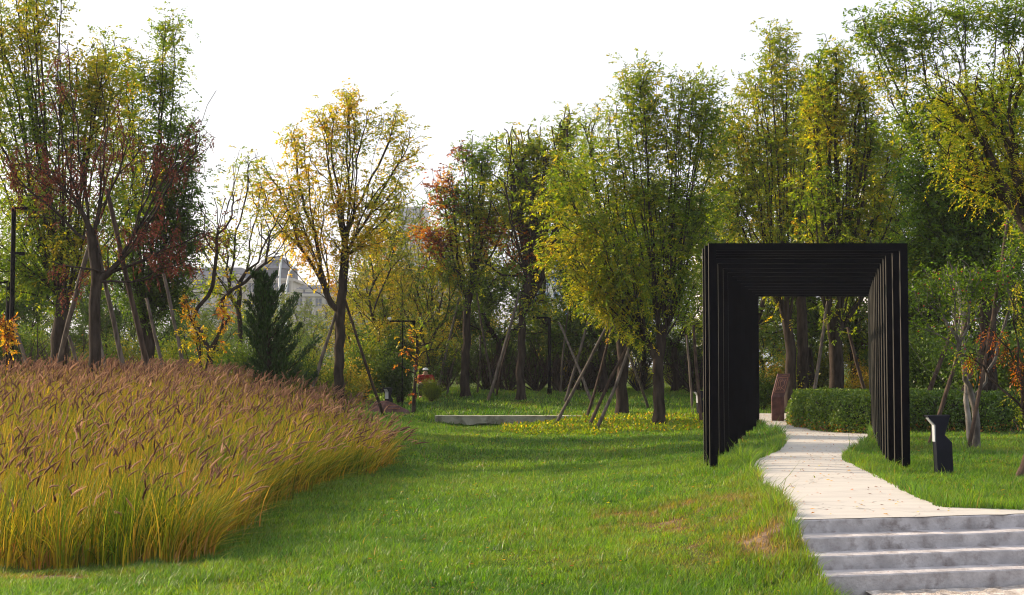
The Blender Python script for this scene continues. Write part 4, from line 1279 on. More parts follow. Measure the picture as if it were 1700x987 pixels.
# ------------------------------------------------------------------ fountain grass bed
def fountain():
    g = np.random.default_rng(41)
    xs = [p[0] for p in BED]; ys = [p[1] for p in BED]
    # clump centres
    N = 9000
    cx = g.uniform(-11, 0.2, N); cy = g.uniform(15.2, 37.6, N)
    ok = inpoly(cx, cy, BED) & (cx > X_at(-60, cy))
    d = polydist(cx, cy, BED)
    front = (d < 1.6) & ((cy < 27) | (cx > X_at(600, cy)))
    ok &= d > .30 * (noise2(cx, cy, 4.0, 29) + .35)
    keep = ok & (g.uniform(0, 1, N) < np.where(front, 1.0, .42))
    cx, cy, d, front = cx[keep], cy[keep], d[keep], front[keep]
    pxc = cx / cy * FPX + 850
    hs = np.interp(pxc, [380, 520, 660], [1.0, .86, .66]) * np.interp(cy, [15.5, 20, 30], [1.0, 1.04, 1.04])
    hs = hs * (1 + .16 * noise2(cx, cy, 1.1, 13) + .18 * noise2(cx, cy, 4.3, 28))
    edge = np.clip(1 - d / .8, 0, 1)
    n = len(cx)
    nb = np.where(front, 34, 18)
    ci = np.repeat(np.arange(n), nb)
    m = len(ci)
    an = g.uniform(0, 2 * math.pi, m)
    rad = np.abs(g.normal(0, .09, m))
    B = np.stack([cx[ci] + np.cos(an) * rad, cy[ci] + np.sin(an) * rad, 0 * an], 1)
    B[:, 2] = T(B[:, 0], B[:, 1]) - .02
    # outward direction at the bed's edge
    e = 0.3
    gxx = (polydist(cx + e, cy, BED) - polydist(cx - e, cy, BED)) / (2 * e)
    gyy = (polydist(cx, cy + e, BED) - polydist(cx, cy - e, BED)) / (2 * e)
    ox, oy = -gxx * edge, -gyy * edge
    L = g.uniform(.55, 1.08, m) * hs[ci]
    short = g.uniform(0, 1, m) < .25
    L = np.where(short, L * .5, L)
    lean = np.abs(g.normal(.12, .30, m)).clip(0, .8) * L
    dx = np.cos(an) * lean + ox[ci] * .75 * L * g.uniform(0, 1.2, m) + .14 * L
    dy = np.sin(an) * lean + oy[ci] * .75 * L * g.uniform(0, 1.2, m)
    W = g.uniform(.0035, .0095, m) * np.interp(B[:, 1], [15, 35], [1.0, 2.0])
    wa = g.uniform(-.8, .8, m)
    Wv = np.stack([np.cos(wa) * W, np.sin(wa) * W, 0 * W], 1)
    rows = []
    horiz = np.hypot(dx, dy)
    zz = np.sqrt(np.clip(L ** 2 - (horiz * 1.1) ** 2, (.25 * L) ** 2, None))
    K = 4
    for k in range(K + 1):
        f = k / K
        c = B + np.stack([dx * f ** 2.0, dy * f ** 2.0, zz * (f - .18 * f ** 3 * np.clip(horiz / L * 2.2, 0, 1.6))], 1)
        ww = Wv * (1 - .92 * f ** 1.5)
        rows.append(c - ww); rows.append(c + ww)
    V = np.stack(rows, 1).reshape(-1, 3)
    b = np.arange(m) * (2 * (K + 1))
    Q = np.concatenate([np.stack([b + 2 * k, b + 2 * k + 1, b + 2 * k + 3, b + 2 * k + 2], 1) for k in range(K)])
    # colour: straw and orange low down, green-yellow higher; whole clumps differ
    cl = np.clip(.37 + .26 * noise2(cx, cy, 1.9, 15) + g.normal(0, .13, n), 0, 1)
    t0 = np.clip(cl[ci] + g.normal(0, .17, m) + short * .2, 0, 1)
    rowt = []
    for k in range(K + 1):
        f = k / K
        v_ = np.clip(t0 + (.20 * (1 - f) ** 2 - .07), 0, 1)
        rowt += [v_, v_]
    tint = np.stack(rowt, 1).ravel()
    val = np.repeat(np.clip(g.normal(1.0, .35, m), .35, 2.0), 2 * (K + 1))
    o = mesh_np('fountain_grass', V, [Q], M_REED, attrs={'tint': tint, 'val': val})
    tag(o, 'thick bed of tall golden and green arching fountain grass on the left', 'grass', kind='stuff')
    # plumes
    NP = 4300
    px_ = g.uniform(-11, .2, NP * 3); py_ = g.uniform(15.2, 37.4, NP * 3)
    ok = inpoly(px_, py_, BED) & (px_ > X_at(-60, py_))
    px_, py_ = px_[ok][:NP], py_[ok][:NP]
    n = len(px_)
    pz = T(px_, py_)
    pp = px_ / py_ * FPX + 850
    h = np.interp(pp, [380, 520, 660], [1.0, .86, .68]) * g.uniform(.82, 1.18, n) * 1.06 * (1 + .07 * noise2(px_, py_, 1.1, 13))
    dd = polydist(px_, py_, BED)
    edge = np.clip(1 - dd / .9, 0, 1) * (py_ < 30)
    gxx = (polydist(px_ + .3, py_, BED) - polydist(px_ - .3, py_, BED)) / .6
    gyy = (polydist(px_, py_ + .3, BED) - polydist(px_, py_ - .3, BED)) / .6
    h = h * np.where(edge > 0, g.uniform(.62, 1.0, n), 1)
    lx = g.normal(.10, .20, n) + .42 * (-gxx * edge) * g.uniform(.2, 1.2, n); ly = g.normal(0, .2, n) - .42 * gyy * edge * g.uniform(.2, 1.2, n)
    base = np.stack([px_, py_, pz], 1)
    top = base + np.stack([lx, ly, h * .95], 1)
    # stems
    w = np.interp(py_, [15, 35], [.0022, .004])
    Sv = np.stack([w, 0 * w, 0 * w], 1)
    mid = base + np.stack([lx * .25, ly * .25, h * .55], 1)
    SV_ = np.stack([base - Sv, base + Sv, mid + Sv, mid - Sv, top + Sv * .7, top - Sv * .7], 1).reshape(-1, 3)
    b = np.arange(n) * 6
    SQ = np.concatenate([np.stack([b, b + 1, b + 2, b + 3], 1), np.stack([b + 3, b + 2, b + 4, b + 5], 1)])
    mesh_stem = (SV_, SQ)
    # plume spine: starts along the stem's direction and nods over to the right
    d0 = unit(top - mid)
    LP = g.uniform(.09, .22, n)  # lighter grey paints in the light caught by the frames' left sides
    nod = np.stack([g.normal(.45, .8, n), g.normal(0, .5, n), -g.uniform(-.2, 1.0, n) * (g.uniform(0, 1, n) < .6)], 1)
    R0 = g.uniform(.0075, .0130, n) * np.interp(py_, [15, 35], [1.0, 1.25])
    K = 5; S = 5
    prof = [.35, .9, 1.0, .85, .55, .1]
    cen = []
    for k in range(K + 1):
        f = k / K
        cen.append(top + (d0 * f + nod * .42 * f * f) * LP[:, None])
    rows = []
    for k in range(K + 1):
        ta = unit((cen[min(k + 1, K)] - cen[max(k - 1, 0)]))
        a = unit(np.cross(ta, np.array([.2, 1, .1]))); bb_ = np.cross(ta, a)
        for s in range(S):
            th = 2 * math.pi * s / S
            rr = (R0 * prof[k] * g.uniform(.8, 1.2, n))[:, None]
            rows.append(cen[k] + (a * math.cos(th) + bb_ * math.sin(th)) * rr)
    PV = np.stack(rows, 1).reshape(-1, 3)
    st_ = (K + 1) * S
    b = np.arange(n) * st_
    PQ = []
    for k in range(K):
        for s in range(S):
            s2 = (s + 1) % S
            PQ.append(np.stack([b + k * S + s, b + k * S + s2, b + (k + 1) * S + s2, b + (k + 1) * S + s], 1))
    PQ = np.concatenate(PQ)
    tP = np.clip(g.normal(.38, .22, n) + .15 * noise2(px_, py_, .8, 17), 0, 1)
    tintP = np.repeat(tP, st_); valP = np.repeat(np.clip(g.normal(1, .18, n), .6, 1.5), st_)
    # bristles
    BR = 46
    k = g.integers(0, K, (n, BR)); f = (k + g.uniform(0, 1, (n, BR))) / K
    C = top[:, None] + (d0[:, None] * f[..., None] + nod[:, None] * (.42 * f * f)[..., None]) * LP[:, None, None]
    rd = unit(g.normal(0, 1, (n, BR, 3)) + d0[:, None] * .7)
    tipb = C + rd * (R0[:, None, None] * g.uniform(1.5, 3.4, (n, BR, 1)))
    sidev = unit(np.cross(rd, g.normal(0, 1, (n, BR, 3)))) * .0021
    BV = np.stack([C - sidev, C + sidev, tipb], 2).reshape(-1, 3)
    bt = np.arange(n * BR) * 3
    BT = np.stack([bt, bt + 1, bt + 2], 1)
    tintB = np.repeat(np.clip(np.repeat(tP, BR) + .30, 0, 1), 3); valB = np.ones(len(tintB))
    V = np.concatenate([PV, BV])
    o = mesh_np('grass_plumes', V, [PQ, BT + len(PV)], M_PLUME, attrs={'tint': np.concatenate([tintP, tintB]), 'val': np.concatenate([valP, valB])})
    tag(o, 'mauve-brown bottlebrush plumes nodding over the fountain grass bed', 'grass plumes', kind='stuff')
    V, Q = mesh_stem
    o = mesh_np('grass_stems', V, [Q], M_REED, attrs={'tint': np.full(len(V), .45), 'val': np.full(len(V), .9)})
    tag(o, 'thin straw stems carrying the plumes of the fountain grass', 'grass stems', kind='stuff')


fountain()

# ------------------------------------------------------------------ pergola
perg = empty('pergola', (X_at(1343, 21.6), 21.6, 0.0))
tag(perg, 'tall black steel pergola of closely spaced portal frames over the pale path', 'pergola')
NF = 15
HW, fw, dp = 165.5 / 109.3, 0.115, 0.055
for i in range(NF):
    s = [1, .98, .957, .932][i] if i < 4 else 1 / (1 / .932 + (1 / .597 - 1 / .932) * (i - 3) / (NF - 4))
    D = 21.6 / s
    c = np.interp(i, [0, 1, 2, 3, 4, NF - 1], [1343, 1333.5, 1326, 1325.5, 1328, 1351])
    X = X_at(c, D) - perg.location.x
    Y = D - 21.6
    fx, fl = (fw, fw) if i < 3 else (.068, .088)
    hw = HW if i < 3 else HW - (fw - fx)
    hl = HW if i < 3 else HW - (fw - fl)
    gl = Tz(X + perg.location.x - hw, D); gr = Tz(X + perg.location.x + hw, D)
    zt = 1.6 + 202.0 * 21.6 / FPX
    mb = MB()
    zb = min(gl, gr) - .12
    outer = [(-hl, zb), (-hl, zt), (hw, zt), (hw, zb), (hw - fx, zb), (hw - fx, zt - fw), (-hl + fl, zt - fw), (-hl + fl, zb)]
    vs = [(X + a, Y, b) for a, b in outer] + [(X + a, Y + dp, b) for a, b in outer]
    fs = [(0, 7, 6, 1), (1, 6, 5, 2), (2, 5, 4, 3)]
    fs = [f[::-1] for f in fs] + [tuple(j + 8 for j in f) for f in fs]
    for a in range(8):
        b = (a + 1) % 8
        fs.append((a, b, b + 8, a + 8))
    mb.add(vs, fs)
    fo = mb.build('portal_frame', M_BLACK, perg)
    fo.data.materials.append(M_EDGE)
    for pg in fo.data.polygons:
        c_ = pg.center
        if abs(pg.normal.x) > .9 and pg.normal.x < 0: pg.material_index = 1  # only left-facing sides take the lighter, lit-looking colour

# ------------------------------------------------------------------ bollards
def bollard(D, px, py_base, lab, rz=0.0, sc=1.0):
    x = X_at(px, D)
    root = empty('bollard_light', (x, D, Tz(x, D) - .02), rz)
    tag(root, lab, 'bollard', 'angular dark bollard lights')
    s = 1 / 115.2          # metres per photo pixel at the near bollard
    pts = [(1551, 790), (1548.6, 731), (1548.6, 702.5), (1535.6, 688.5), (1535, 686.6), (1573, 686), (1563, 719), (1574.8, 731), (1577, 790)]
    pts = [((a - 1563) * s * sc, (790 - b) * s * sc) for a, b in pts]
    mb = MB(); mb.prism(pts, -.09 * sc, .09 * sc, 'y')
    mb.build('body', M_NAVY, root, bevel=.004)
    l0 = [(1549, 730), (1549, 703), (1538, 690.8), (1536.6, 691.5), (1546.6, 703.2), (1547.2, 730)]
    l0 = [((a - 1563) * s * sc, (790 - b) * s * sc) for a, b in l0]
    mb = MB(); mb.prism(l0, -.065 * sc, .065 * sc, 'y')
    mb.build('lamp_lens', M_LENS, root)
    return root


bollard(20.5, 1563, 790, 'angular dark bollard light with a notched back, on the grass right of the pergola')
bollard(46, 646, 672, 'small dark bollard light with pale lens behind the low rusty plate', R(62), .95)
bollard(41, 1163, 712, 'dark bollard light half hidden beside the pergola left posts', R(25), .9)

# ------------------------------------------------------------------ rusty signs
D = 40.2; x = X_at(1290, D)
root = empty('rusty_sign', (x, D, Tz(x, D) - .03))
tag(root, 'leaning rust-brown steel map sign on the grass beyond the pergola, left of the round hedge', 'sign')
s = D / FPX


def q_(a, b): return ((a - 1294) * s, (696 - b) * s)


mb = MB()
w2 = 10 * s
# side profile in y,z: upright lower body, upper panel leaning back and to the right
lo = [q_(1284.5, 696), q_(1284.5, 653), q_(1305, 653), q_(1305, 696)]
hi = [q_(1284.5, 653), q_(1298, 615), q_(1319, 615), q_(1305, 653)]
t = .10
vs = [(lo[0][0], 0, lo[0][1]), (lo[1][0], 0, lo[1][1]), (hi[1][0], .30, hi[1][1]), (lo[0][0], t, lo[0][1]), (lo[1][0], t, lo[1][1]), (hi[1][0], .30 + t, hi[1][1]),
      (lo[3][0], 0, lo[3][1]), (lo[2][0], 0, lo[2][1]), (hi[2][0], .30, hi[2][1]), (lo[3][0], t, lo[3][1]), (lo[2][0], t, lo[2][1]), (hi[2][0], .30 + t, hi[2][1])]
fs = [(0, 6, 7, 1), (1, 7, 8, 2), (2, 8, 11, 5), (5, 11, 10, 4), (4, 10, 9, 3), (0, 1, 4, 3), (1, 2, 5, 4), (6, 9, 10, 7), (7, 10, 11, 8), (0, 3, 9, 6)]
mb.add(vs, fs)
mb.build('body', M_RUST, root, bevel=.004)
# engraved map, frame and title on the leaning panel
A_ = Vector(vs[1]); U_ = Vector(vs[7]) - A_; V_ = Vector(vs[2]) - A_
N_ = U_.cross(V_).normalized()


def on(u, v): return A_ + U_ * u + V_ * v + N_ * .004


mb = MB()
lines = [[(.12, .2), (.9, .2)], [(.12, .2), (.12, .82)], [(.12, .82), (.9, .84)], [(.35, .93), (.75, .93)], [(.9, .2), (.9, .84)],
         [(.25, .3), (.3, .45), (.22, .6), (.32, .76)], [(.4, .3), (.45, .5), (.38, .62), (.5, .78)], [(.55, .28), (.6, .42), (.75, .5), (.7, .66), (.8, .76)], [(.3, .4), (.5, .42), (.66, .36), (.82, .3)], [(.28, .7), (.46, .66), (.6, .72)]]
for ln in lines:
    mb.tube([on(a, b) for a, b in ln], [.007] * len(ln), 4)
mb.build('engraved_map', M_ENGR, root)

D = 45.5; x = X_at(645, D)
root = empty('rusty_plate', (x, D, Tz(x, D)))
tag(root, 'low wedge-shaped rust-brown metal plate lying on the grass before the small bollard', 'sign')
s = D / FPX
pr = [((a - 645) * s, (690 - b) * s) for a, b in [(600, 692), (618, 669), (641, 668), (655, 673), (690, 692)]]
mb = MB()
vs = [(pr[0][0], 0, -.05), (pr[4][0], -.02, -.05), (pr[1][0] + .1, .35, pr[1][1]), (pr[2][0], .3, pr[2][1]), (pr[3][0], .3, pr[3][1]), (pr[0][0], .9, -.05), (pr[4][0], .9, -.05), (-.35, -.05, -.05)]
fs = [(7, 3, 2, 0), (7, 1, 4, 3), (0, 2, 5), (2, 3, 4, 6, 5), (1, 6, 4), (0, 5, 6, 1, 7)]
mb.add(vs, fs)
mb.build('body', M_RUST, root)
mb = MB()
for (z, a, b) in [(.26, .0, .30), (.17, -.02, .34)]:
    mb = MB()
    k = a
    while k < b:
        y = .3 * (z + .05) / (pr[2][1] + .05) - .05 - .035
        mb.box(k, k + .028, y - .004, y + .03, z, z + .030)
        k += .045
    mb.build('text_line', M_ENGR, root)

# ------------------------------------------------------------------ concrete slab over the swale
mb = MB()
x0, x1 = X_at(722, 43), X_at(985, 43)
n = 20
vs = []
for i in range(n):
    x = x0 + (x1 - x0) * i / (n - 1)
    vs += [(x, 43.0, .055), (x, 43.1 + rng.normal(0, .02), -.15 - .05 * abs(rng.normal())), (x, 43.5, -.34), (x, 43.55, .055)]
fs = []
for i in range(n - 1):
    for j in range(4):
        j2 = (j + 1) % 4
        fs.append((i * 4 + j, (i + 1) * 4 + j, (i + 1) * 4 + j2, i * 4 + j2))
fs.append((3, 2, 1, 0)); fs.append(tuple((n - 1) * 4 + j for j in range(4)))
mb.add(vs, fs)
o = mb.build('concrete_slab', M_SLAB)
tag(o, 'long pale concrete slab bridging the dip in the lawn, dirty front edge', 'slab')

# ------------------------------------------------------------------ hedges
def hedge(lab, outline, h, n, seed, tint=.33):
    g = np.random.default_rng(seed)
    cx = np.mean([p[0] for p in outline]); cy = np.mean([p[1] for p in outline])
    root = empty('hedge', (cx, cy, Tz(cx, cy)))
    tag(root, lab, 'hedge', 'clipped hedges by the path')
    loc = [(p[0] - cx, p[1] - cy) for p in outline]
    # inner woody core, rounded
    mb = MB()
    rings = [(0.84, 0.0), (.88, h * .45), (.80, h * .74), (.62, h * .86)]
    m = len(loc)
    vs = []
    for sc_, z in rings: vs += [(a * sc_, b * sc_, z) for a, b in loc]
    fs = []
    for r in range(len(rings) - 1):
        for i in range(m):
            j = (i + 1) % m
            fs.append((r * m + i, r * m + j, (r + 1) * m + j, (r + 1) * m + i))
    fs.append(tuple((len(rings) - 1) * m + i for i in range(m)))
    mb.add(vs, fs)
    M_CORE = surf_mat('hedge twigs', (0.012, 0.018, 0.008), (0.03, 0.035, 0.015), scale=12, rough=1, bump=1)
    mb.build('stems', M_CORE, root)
    lv = Leaves()
    xs = [p[0] for p in loc]; ys = [p[1] for p in loc]
    c = np.stack([g.uniform(min(xs) - .1, max(xs) + .1, n * 5), g.uniform(min(ys) - .1, max(ys) + .1, n * 5), g.uniform(0, h, n * 5)], 1)
    ins = inpoly(c[:, 0], c[:, 1], loc)
    dd = polydist(c[:, 0], c[:, 1], loc)
    sd_ = np.where(ins, dd, -dd)
    rnd = .26 * (c[:, 2] / h) ** 3
    bump = .10 * noise2(c[:, 0] + c[:, 1], c[:, 2] - c[:, 1], 3.5, 19)
    side_ok = (sd_ > rnd + bump - .03) & (sd_ < .26)
    top_ok = (sd_ > rnd) & (c[:, 2] > h * .80 + bump)
    ok = (side_ok | top_ok)
    c = c[ok][:n]
    k = len(c)
    ax = unit(g.normal(0, 1, (k, 3)) + np.array([0, -.2, .35]))
    t = np.clip(tint + g.normal(0, .07, k) + .1 * noise2(c[:, 0], c[:, 1], 3, 21), 0, 1)
    br = (g.uniform(0, 1, k) < .32 * np.clip(1 - c[:, 2] / (.35 * h), 0, 1))
    t = np.where(br, g.uniform(.75, .98, k), t)
    lv.quads(c, ax, .068 * g.uniform(.7, 1.3, k), .042, t, g, flat=.3)
    lv.build('foliage', M_HEDGE, root)
    return root


M_HEDGE = leaf_mat('hedge leaves', FOL, trans=.25, gloss=.035)
o1 = [(X_at(1312, 38.0), 38.6), (X_at(1318, 36.2), 36.2), (X_at(1345, 34.6), 34.4), (X_at(1385, 33.4), 33.0), (X_at(1430, 33), 32.6), (X_at(1480, 33), 33.0), (X_at(1500, 36), 36), (X_at(1470, 38), 39), (X_at(1400, 40), 40.2), (X_at(1340, 40), 40.2)]
hedge('round-fronted clipped green hedge beside the path, seen through the pergola', o1, .92, 34000, 51)
o2 = [(X_at(1470, 36), 36.4), (X_at(1510, 33), 33.2), (X_at(1570, 32.5), 32.4), (X_at(1640, 32), 32), (X_at(1720, 33), 33), (X_at(1720, 35), 35), (X_at(1600, 36), 36), (X_at(1500, 38), 38)]
hedge('long darker clipped hedge right of the pergola behind the crab apple', o2, .95, 30000, 52, .27)

# ------------------------------------------------------------------ support poles
POLES = [  # top px,py  bottom px,py(ignored if None)  D_top D_bot radius mat label
    (1009, 536, 917, 40.0, 39.6, .045, 0, 'long grey pole leaning right, longest of the four left of the large tree'),
    (1016, 538, 970, 41.0, 41.2, .042, 1, 'brown pole leaning against the stout trunk, steepest of the four'),
    (1040, 578, 973, 37.8, 37.4, .045, 1, 'red-brown pole, third from left of the four beside the large tree'),
    (1043, 580, 984, 36.9, 36.2, .045, 0, 'grey pole nearest the large tree trunk, rightmost of the four'),
    (1043, 588, 1078, 46, 47.5, .045, 0, 'short grey pole leaning left, between the two stout trunks'),
    (764, 486, 722, 52, 51.5, .05, 0, 'grey pole propped against the left side of the red-patched tree'),
    (760, 572, 742, 53, 53.5, .035, 0, 'thin low pole just left of the straight trunk'),
    (792, 492, 821, 52, 53.2, .045, 0, 'pole leaning left onto the right side of the red-patched tree'),
    (797, 560, 792, 52.5, 54, .04, 0, 'nearly upright pole beside the red-patched tree trunk'),
    (861, 488, 808, 51, 50.6, .055, 0, 'long grey pole propped against the left side of the slim loose-leaved tree'),
    (846, 560, 823, 51.5, 52.4, .038, 1, 'thin brown pole behind the long grey one by the slim tree'),
    (984, 505, 936, 50, 50, .055, 0, 'grey pole crossing another one right of the black park lamp, leaning right'),
    (930, 540, 986, 50.6, 48.6, .05, 0, 'grey pole crossing another one right of the black park lamp, leaning left'),
    (943, 520, 930, 54, 54, .04, 0, 'nearly upright thin pole beside the crossed poles'),
    (559, 517, 505, 42, 41.5, .055, 0, 'grey pole on the left side of the yellow vase-shaped tree'),
    (574, 500, 640, 42, 43.5, .045, 1, 'dark bent pole on the right side of the yellow vase-shaped tree'),
    (557, 525, 555, 42.3, 43.4, .04, 0, 'upright pole tied against the yellow tree trunk'),
    (150, 402, 80, 31.5, 32.5, .062, 0, 'thick grey pole leaning right onto the half bare tree'),
    (160, 400, 228, 30.6, 31.5, .055, 0, 'grey pole leaning left onto the half bare tree'),
    (180, 325, 272, 31, 31.5, .062, 1, 'long thick brown pole crossing in front of the dark green tree'),
    (273, 460, 320, 36, 36, .05, 0, 'grey pole on the right side of the dark spire-topped tree'),
    (245, 500, 295, 36.5, 36, .05, 0, 'grey pole left of the rightmost one by the dark spire-topped tree'),
    (22, 535, 68, 34, 34, .045, 0, 'pole leaning left beside the black lamp posts'),
    (115, 560, 150, 33, 33.5, .05, 0, 'pole behind the half bare tree, leaning left'),
    (165, 560, 195, 34, 33.5, .045, 0, 'low pole right of the half bare tree trunk'),
    (1373, 505, 1341, 40, 39.0, .05, 0, 'pale grey pole seen through the pergola left of the knotty tree'),
    (1409, 548, 1452, 41, 41, .055, 1, 'dark pole seen through the pergola right of the knotty tree'),
    (1152, 545, 1165, 38, 37.0, .045, 1, 'red-brown pole beside the pergola left posts'),
    (1140, 560, 1150, 44, 44, .04, 0, 'thin grey pole left of the red-brown one by the pergola'),
    (1609, 508, 1536, 28, 27.3, .042, 1, 'thick dark brown pole leaning right between the bollard and the crab apple'),
    (1676, 345, 1602, 27, 26.0, .034, 1, 'very long brown pole rising behind the crab apple'),
    (1664, 350, 1512, 35, 34, .055, 1, 'long dark pole behind the crab apple, leaning right to the pergola'),
    (1690, 430, 1560, 34, 33.5, .05, 1, 'dark pole low behind the crab apple, leaning strongly right'),
    (1735, 660, 1682, 20.6, 20.2, .065, 1, 'thick brown pole end stuck in the grass at the right edge'),
]
for (tx, ty, bx, Dt, Db, r, mt, lab) in POLES:
    top = P(tx, ty, Dt)
    xb = X_at(bx, Db)
    bot = np.array([xb, Db, Tz(xb, Db) - .12])
    root = empty('support_pole', bot)
    tag(root, lab, 'pole', 'wooden poles propping the trees')
    d = (top - bot) * 1.03
    mb = MB()
    n = 9
    side = unit(np.cross(d, [0, 1, 0])[None])[0]
    bend = random.uniform(-.05, .05)
    pts = [d * i / n + side * bend * math.sin(math.pi * i / n) + rng.normal(0, .006, 3) for i in range(n + 1)]
    mb.tube(pts, [r * (1.12 - .35 * i / n) * random.uniform(.95, 1.05) for i in range(n + 1)], 9)
    mb.build('shaft', M_POLEB if mt else M_POLE, root, smooth=True)

# ------------------------------------------------------------------ lamps and camera pole
def park_lamp(px, D, ytop, arm, lab, r=.045, extra=None):
    x = X_at(px, D); z = Tz(x, D)
    root = empty('park_lamp', (x, D, z))
    tag(root, lab, 'lamp', 'black park lamp posts')
    h = P(px, ytop, D)[2] - z
    mb = MB()
    mb.tube([(0, 0, 0), (0, 0, .25), (0, 0, .26), (0, 0, h)], [r * 1.5, r * 1.5, r, r], 10)
    mb.build('post', M_BLACK, root, smooth=False)
    for (ax, az) in arm:
        mb = MB()
        mb.box(min(0, ax), max(0, ax), -.035, .035, h + az - .03, h + az + .03)
        mb.build('arm', M_BLACK, root)
        mb = MB()
        mb.box(min(ax * .55, ax), max(ax * .55, ax), -.06, .06, h + az - .055, h + az - .032)
        mb.build('lamp_head', M_BLACK, root)
    return root


park_lamp(912, 53, 527, [(-.62, 0)], 'black park lamp with a short left arm, between the trees behind the slab', r=.06)
park_lamp(13, 35, 468, [(-.35, 0)], 'shorter of the two black posts at the left edge, arm pointing left', r=.055)
park_lamp(19.5, 34.4, 345, [(.34, -.0), (.28, -1.1)], 'taller of the two black posts at the left edge, arms pointing right', r=.055)

D = 47; x = X_at(668, D); z = Tz(x, D)
root = empty('camera_pole', (x, D, z))
tag(root, 'thin dark pole with two small surveillance cameras on a crossbar before the golden shrubs', 'camera pole')
h = P(668, 533, D)[2] - z
mb = MB(); mb.tube([(0, 0, 0), (0, 0, h)], [.02, .018], 8); mb.build('post', M_BLACK, root)
mb = MB(); mb.box(-.42, .42, -.02, .02, h - .02, h + .03); mb.build('crossbar', M_BLACK, root)
mb = MB(); mb.tube([(-.46, -.10, h + .09), (-.40, .08, h + .10)], [.032, .032], 10); mb.box(-.43, -.40, -.02, .01, h + .03, h + .08); mb.build('security_camera', M_WHITE, root)
mb = MB(); mb.tube([(.38, 0, h + .02), (.38, 0, h - .04), (.38, 0, h - .10), (.38, 0, h - .13)], [.06, .06, .045, .015], 10); mb.build('dome_camera', M_BLACK, root)

for (px, D, ytop, armx, lab) in [(463, 150, 400, 1.6, 'taller curved white street light far behind the conifer'), (474, 155, 432, 2.4, 'shorter white street light with an arm bending right, behind the conifer')]:
    x = X_at(px, D)
    root = empty('street_light', (x, D, .45))
    tag(root, lab, 'street light', 'white street lights along the far road')
    h = P(px, ytop, D)[2] - .45
    mb = MB()
    pts = [(0, 0, 0), (0, 0, h * .55), (.03, 0, h * .75), (armx * .15, 0, h * .9), (armx * .5, 0, h * .97), (armx, 0, h)]
    mb.tube(pts, [.16, .14, .12, .10, .08, .06], 10)
    mb.build('post', M_WHITE, root, smooth=True)
    mb = MB(); mb.box(armx - .1, armx + .7, -.15, .15, h - .06, h + .06); mb.build('lamp_head', M_WHITE, root)

# small arrow sign seen through the pergola
D = 52; x = X_at(1437, D); z = Tz(x, D)
root = empty('arrow_sign', (x, D, z))
tag(root, 'small dark brown direction sign with a pale arrow, seen through the pergola right side', 'sign')
h = P(1437, 573, D)[2] - z
mb = MB(); mb.tube([(.2, .05, 0), (.2, .05, h + .1)], [.03, .03], 8); mb.build('post', M_BLACK, root)
mb = MB(); mb.box(-.25, .3, 0, .04, h - .13, h + .13); mb.build('board', M_RUST, root, bevel=.005)
mb = MB(); mb.prism([(-.14, h), (-.05, h + .05), (-.05, h + .018), (.14, h + .018), (.14, h - .018), (-.05, h - .018), (-.05, h - .05)], -.008, -.002, 'y'); mb.build('arrow', M_WHITE, root)
# small blue and white board behind the left trees
D = 58; x = X_at(126, D); z = Tz(x, D)
root = empty('notice_board', (x, D, z))
tag(root, 'small blue board on a white post between the two left trunks', 'sign')
M_BLUE = surf_mat('blue board', (0.05, 0.10, 0.22), (0.08, 0.15, 0.30), rough=.5, bump=0)
top = P(126, 578, D)[2] - z
mb = MB(); mb.box(-.13, -.05, 0, .06, 0, top); mb.build('post', M_WHITE, root)
mb = MB(); mb.box(-.048, .46, .01, .05, top - .45, top - .05); mb.build('board', M_BLUE, root)

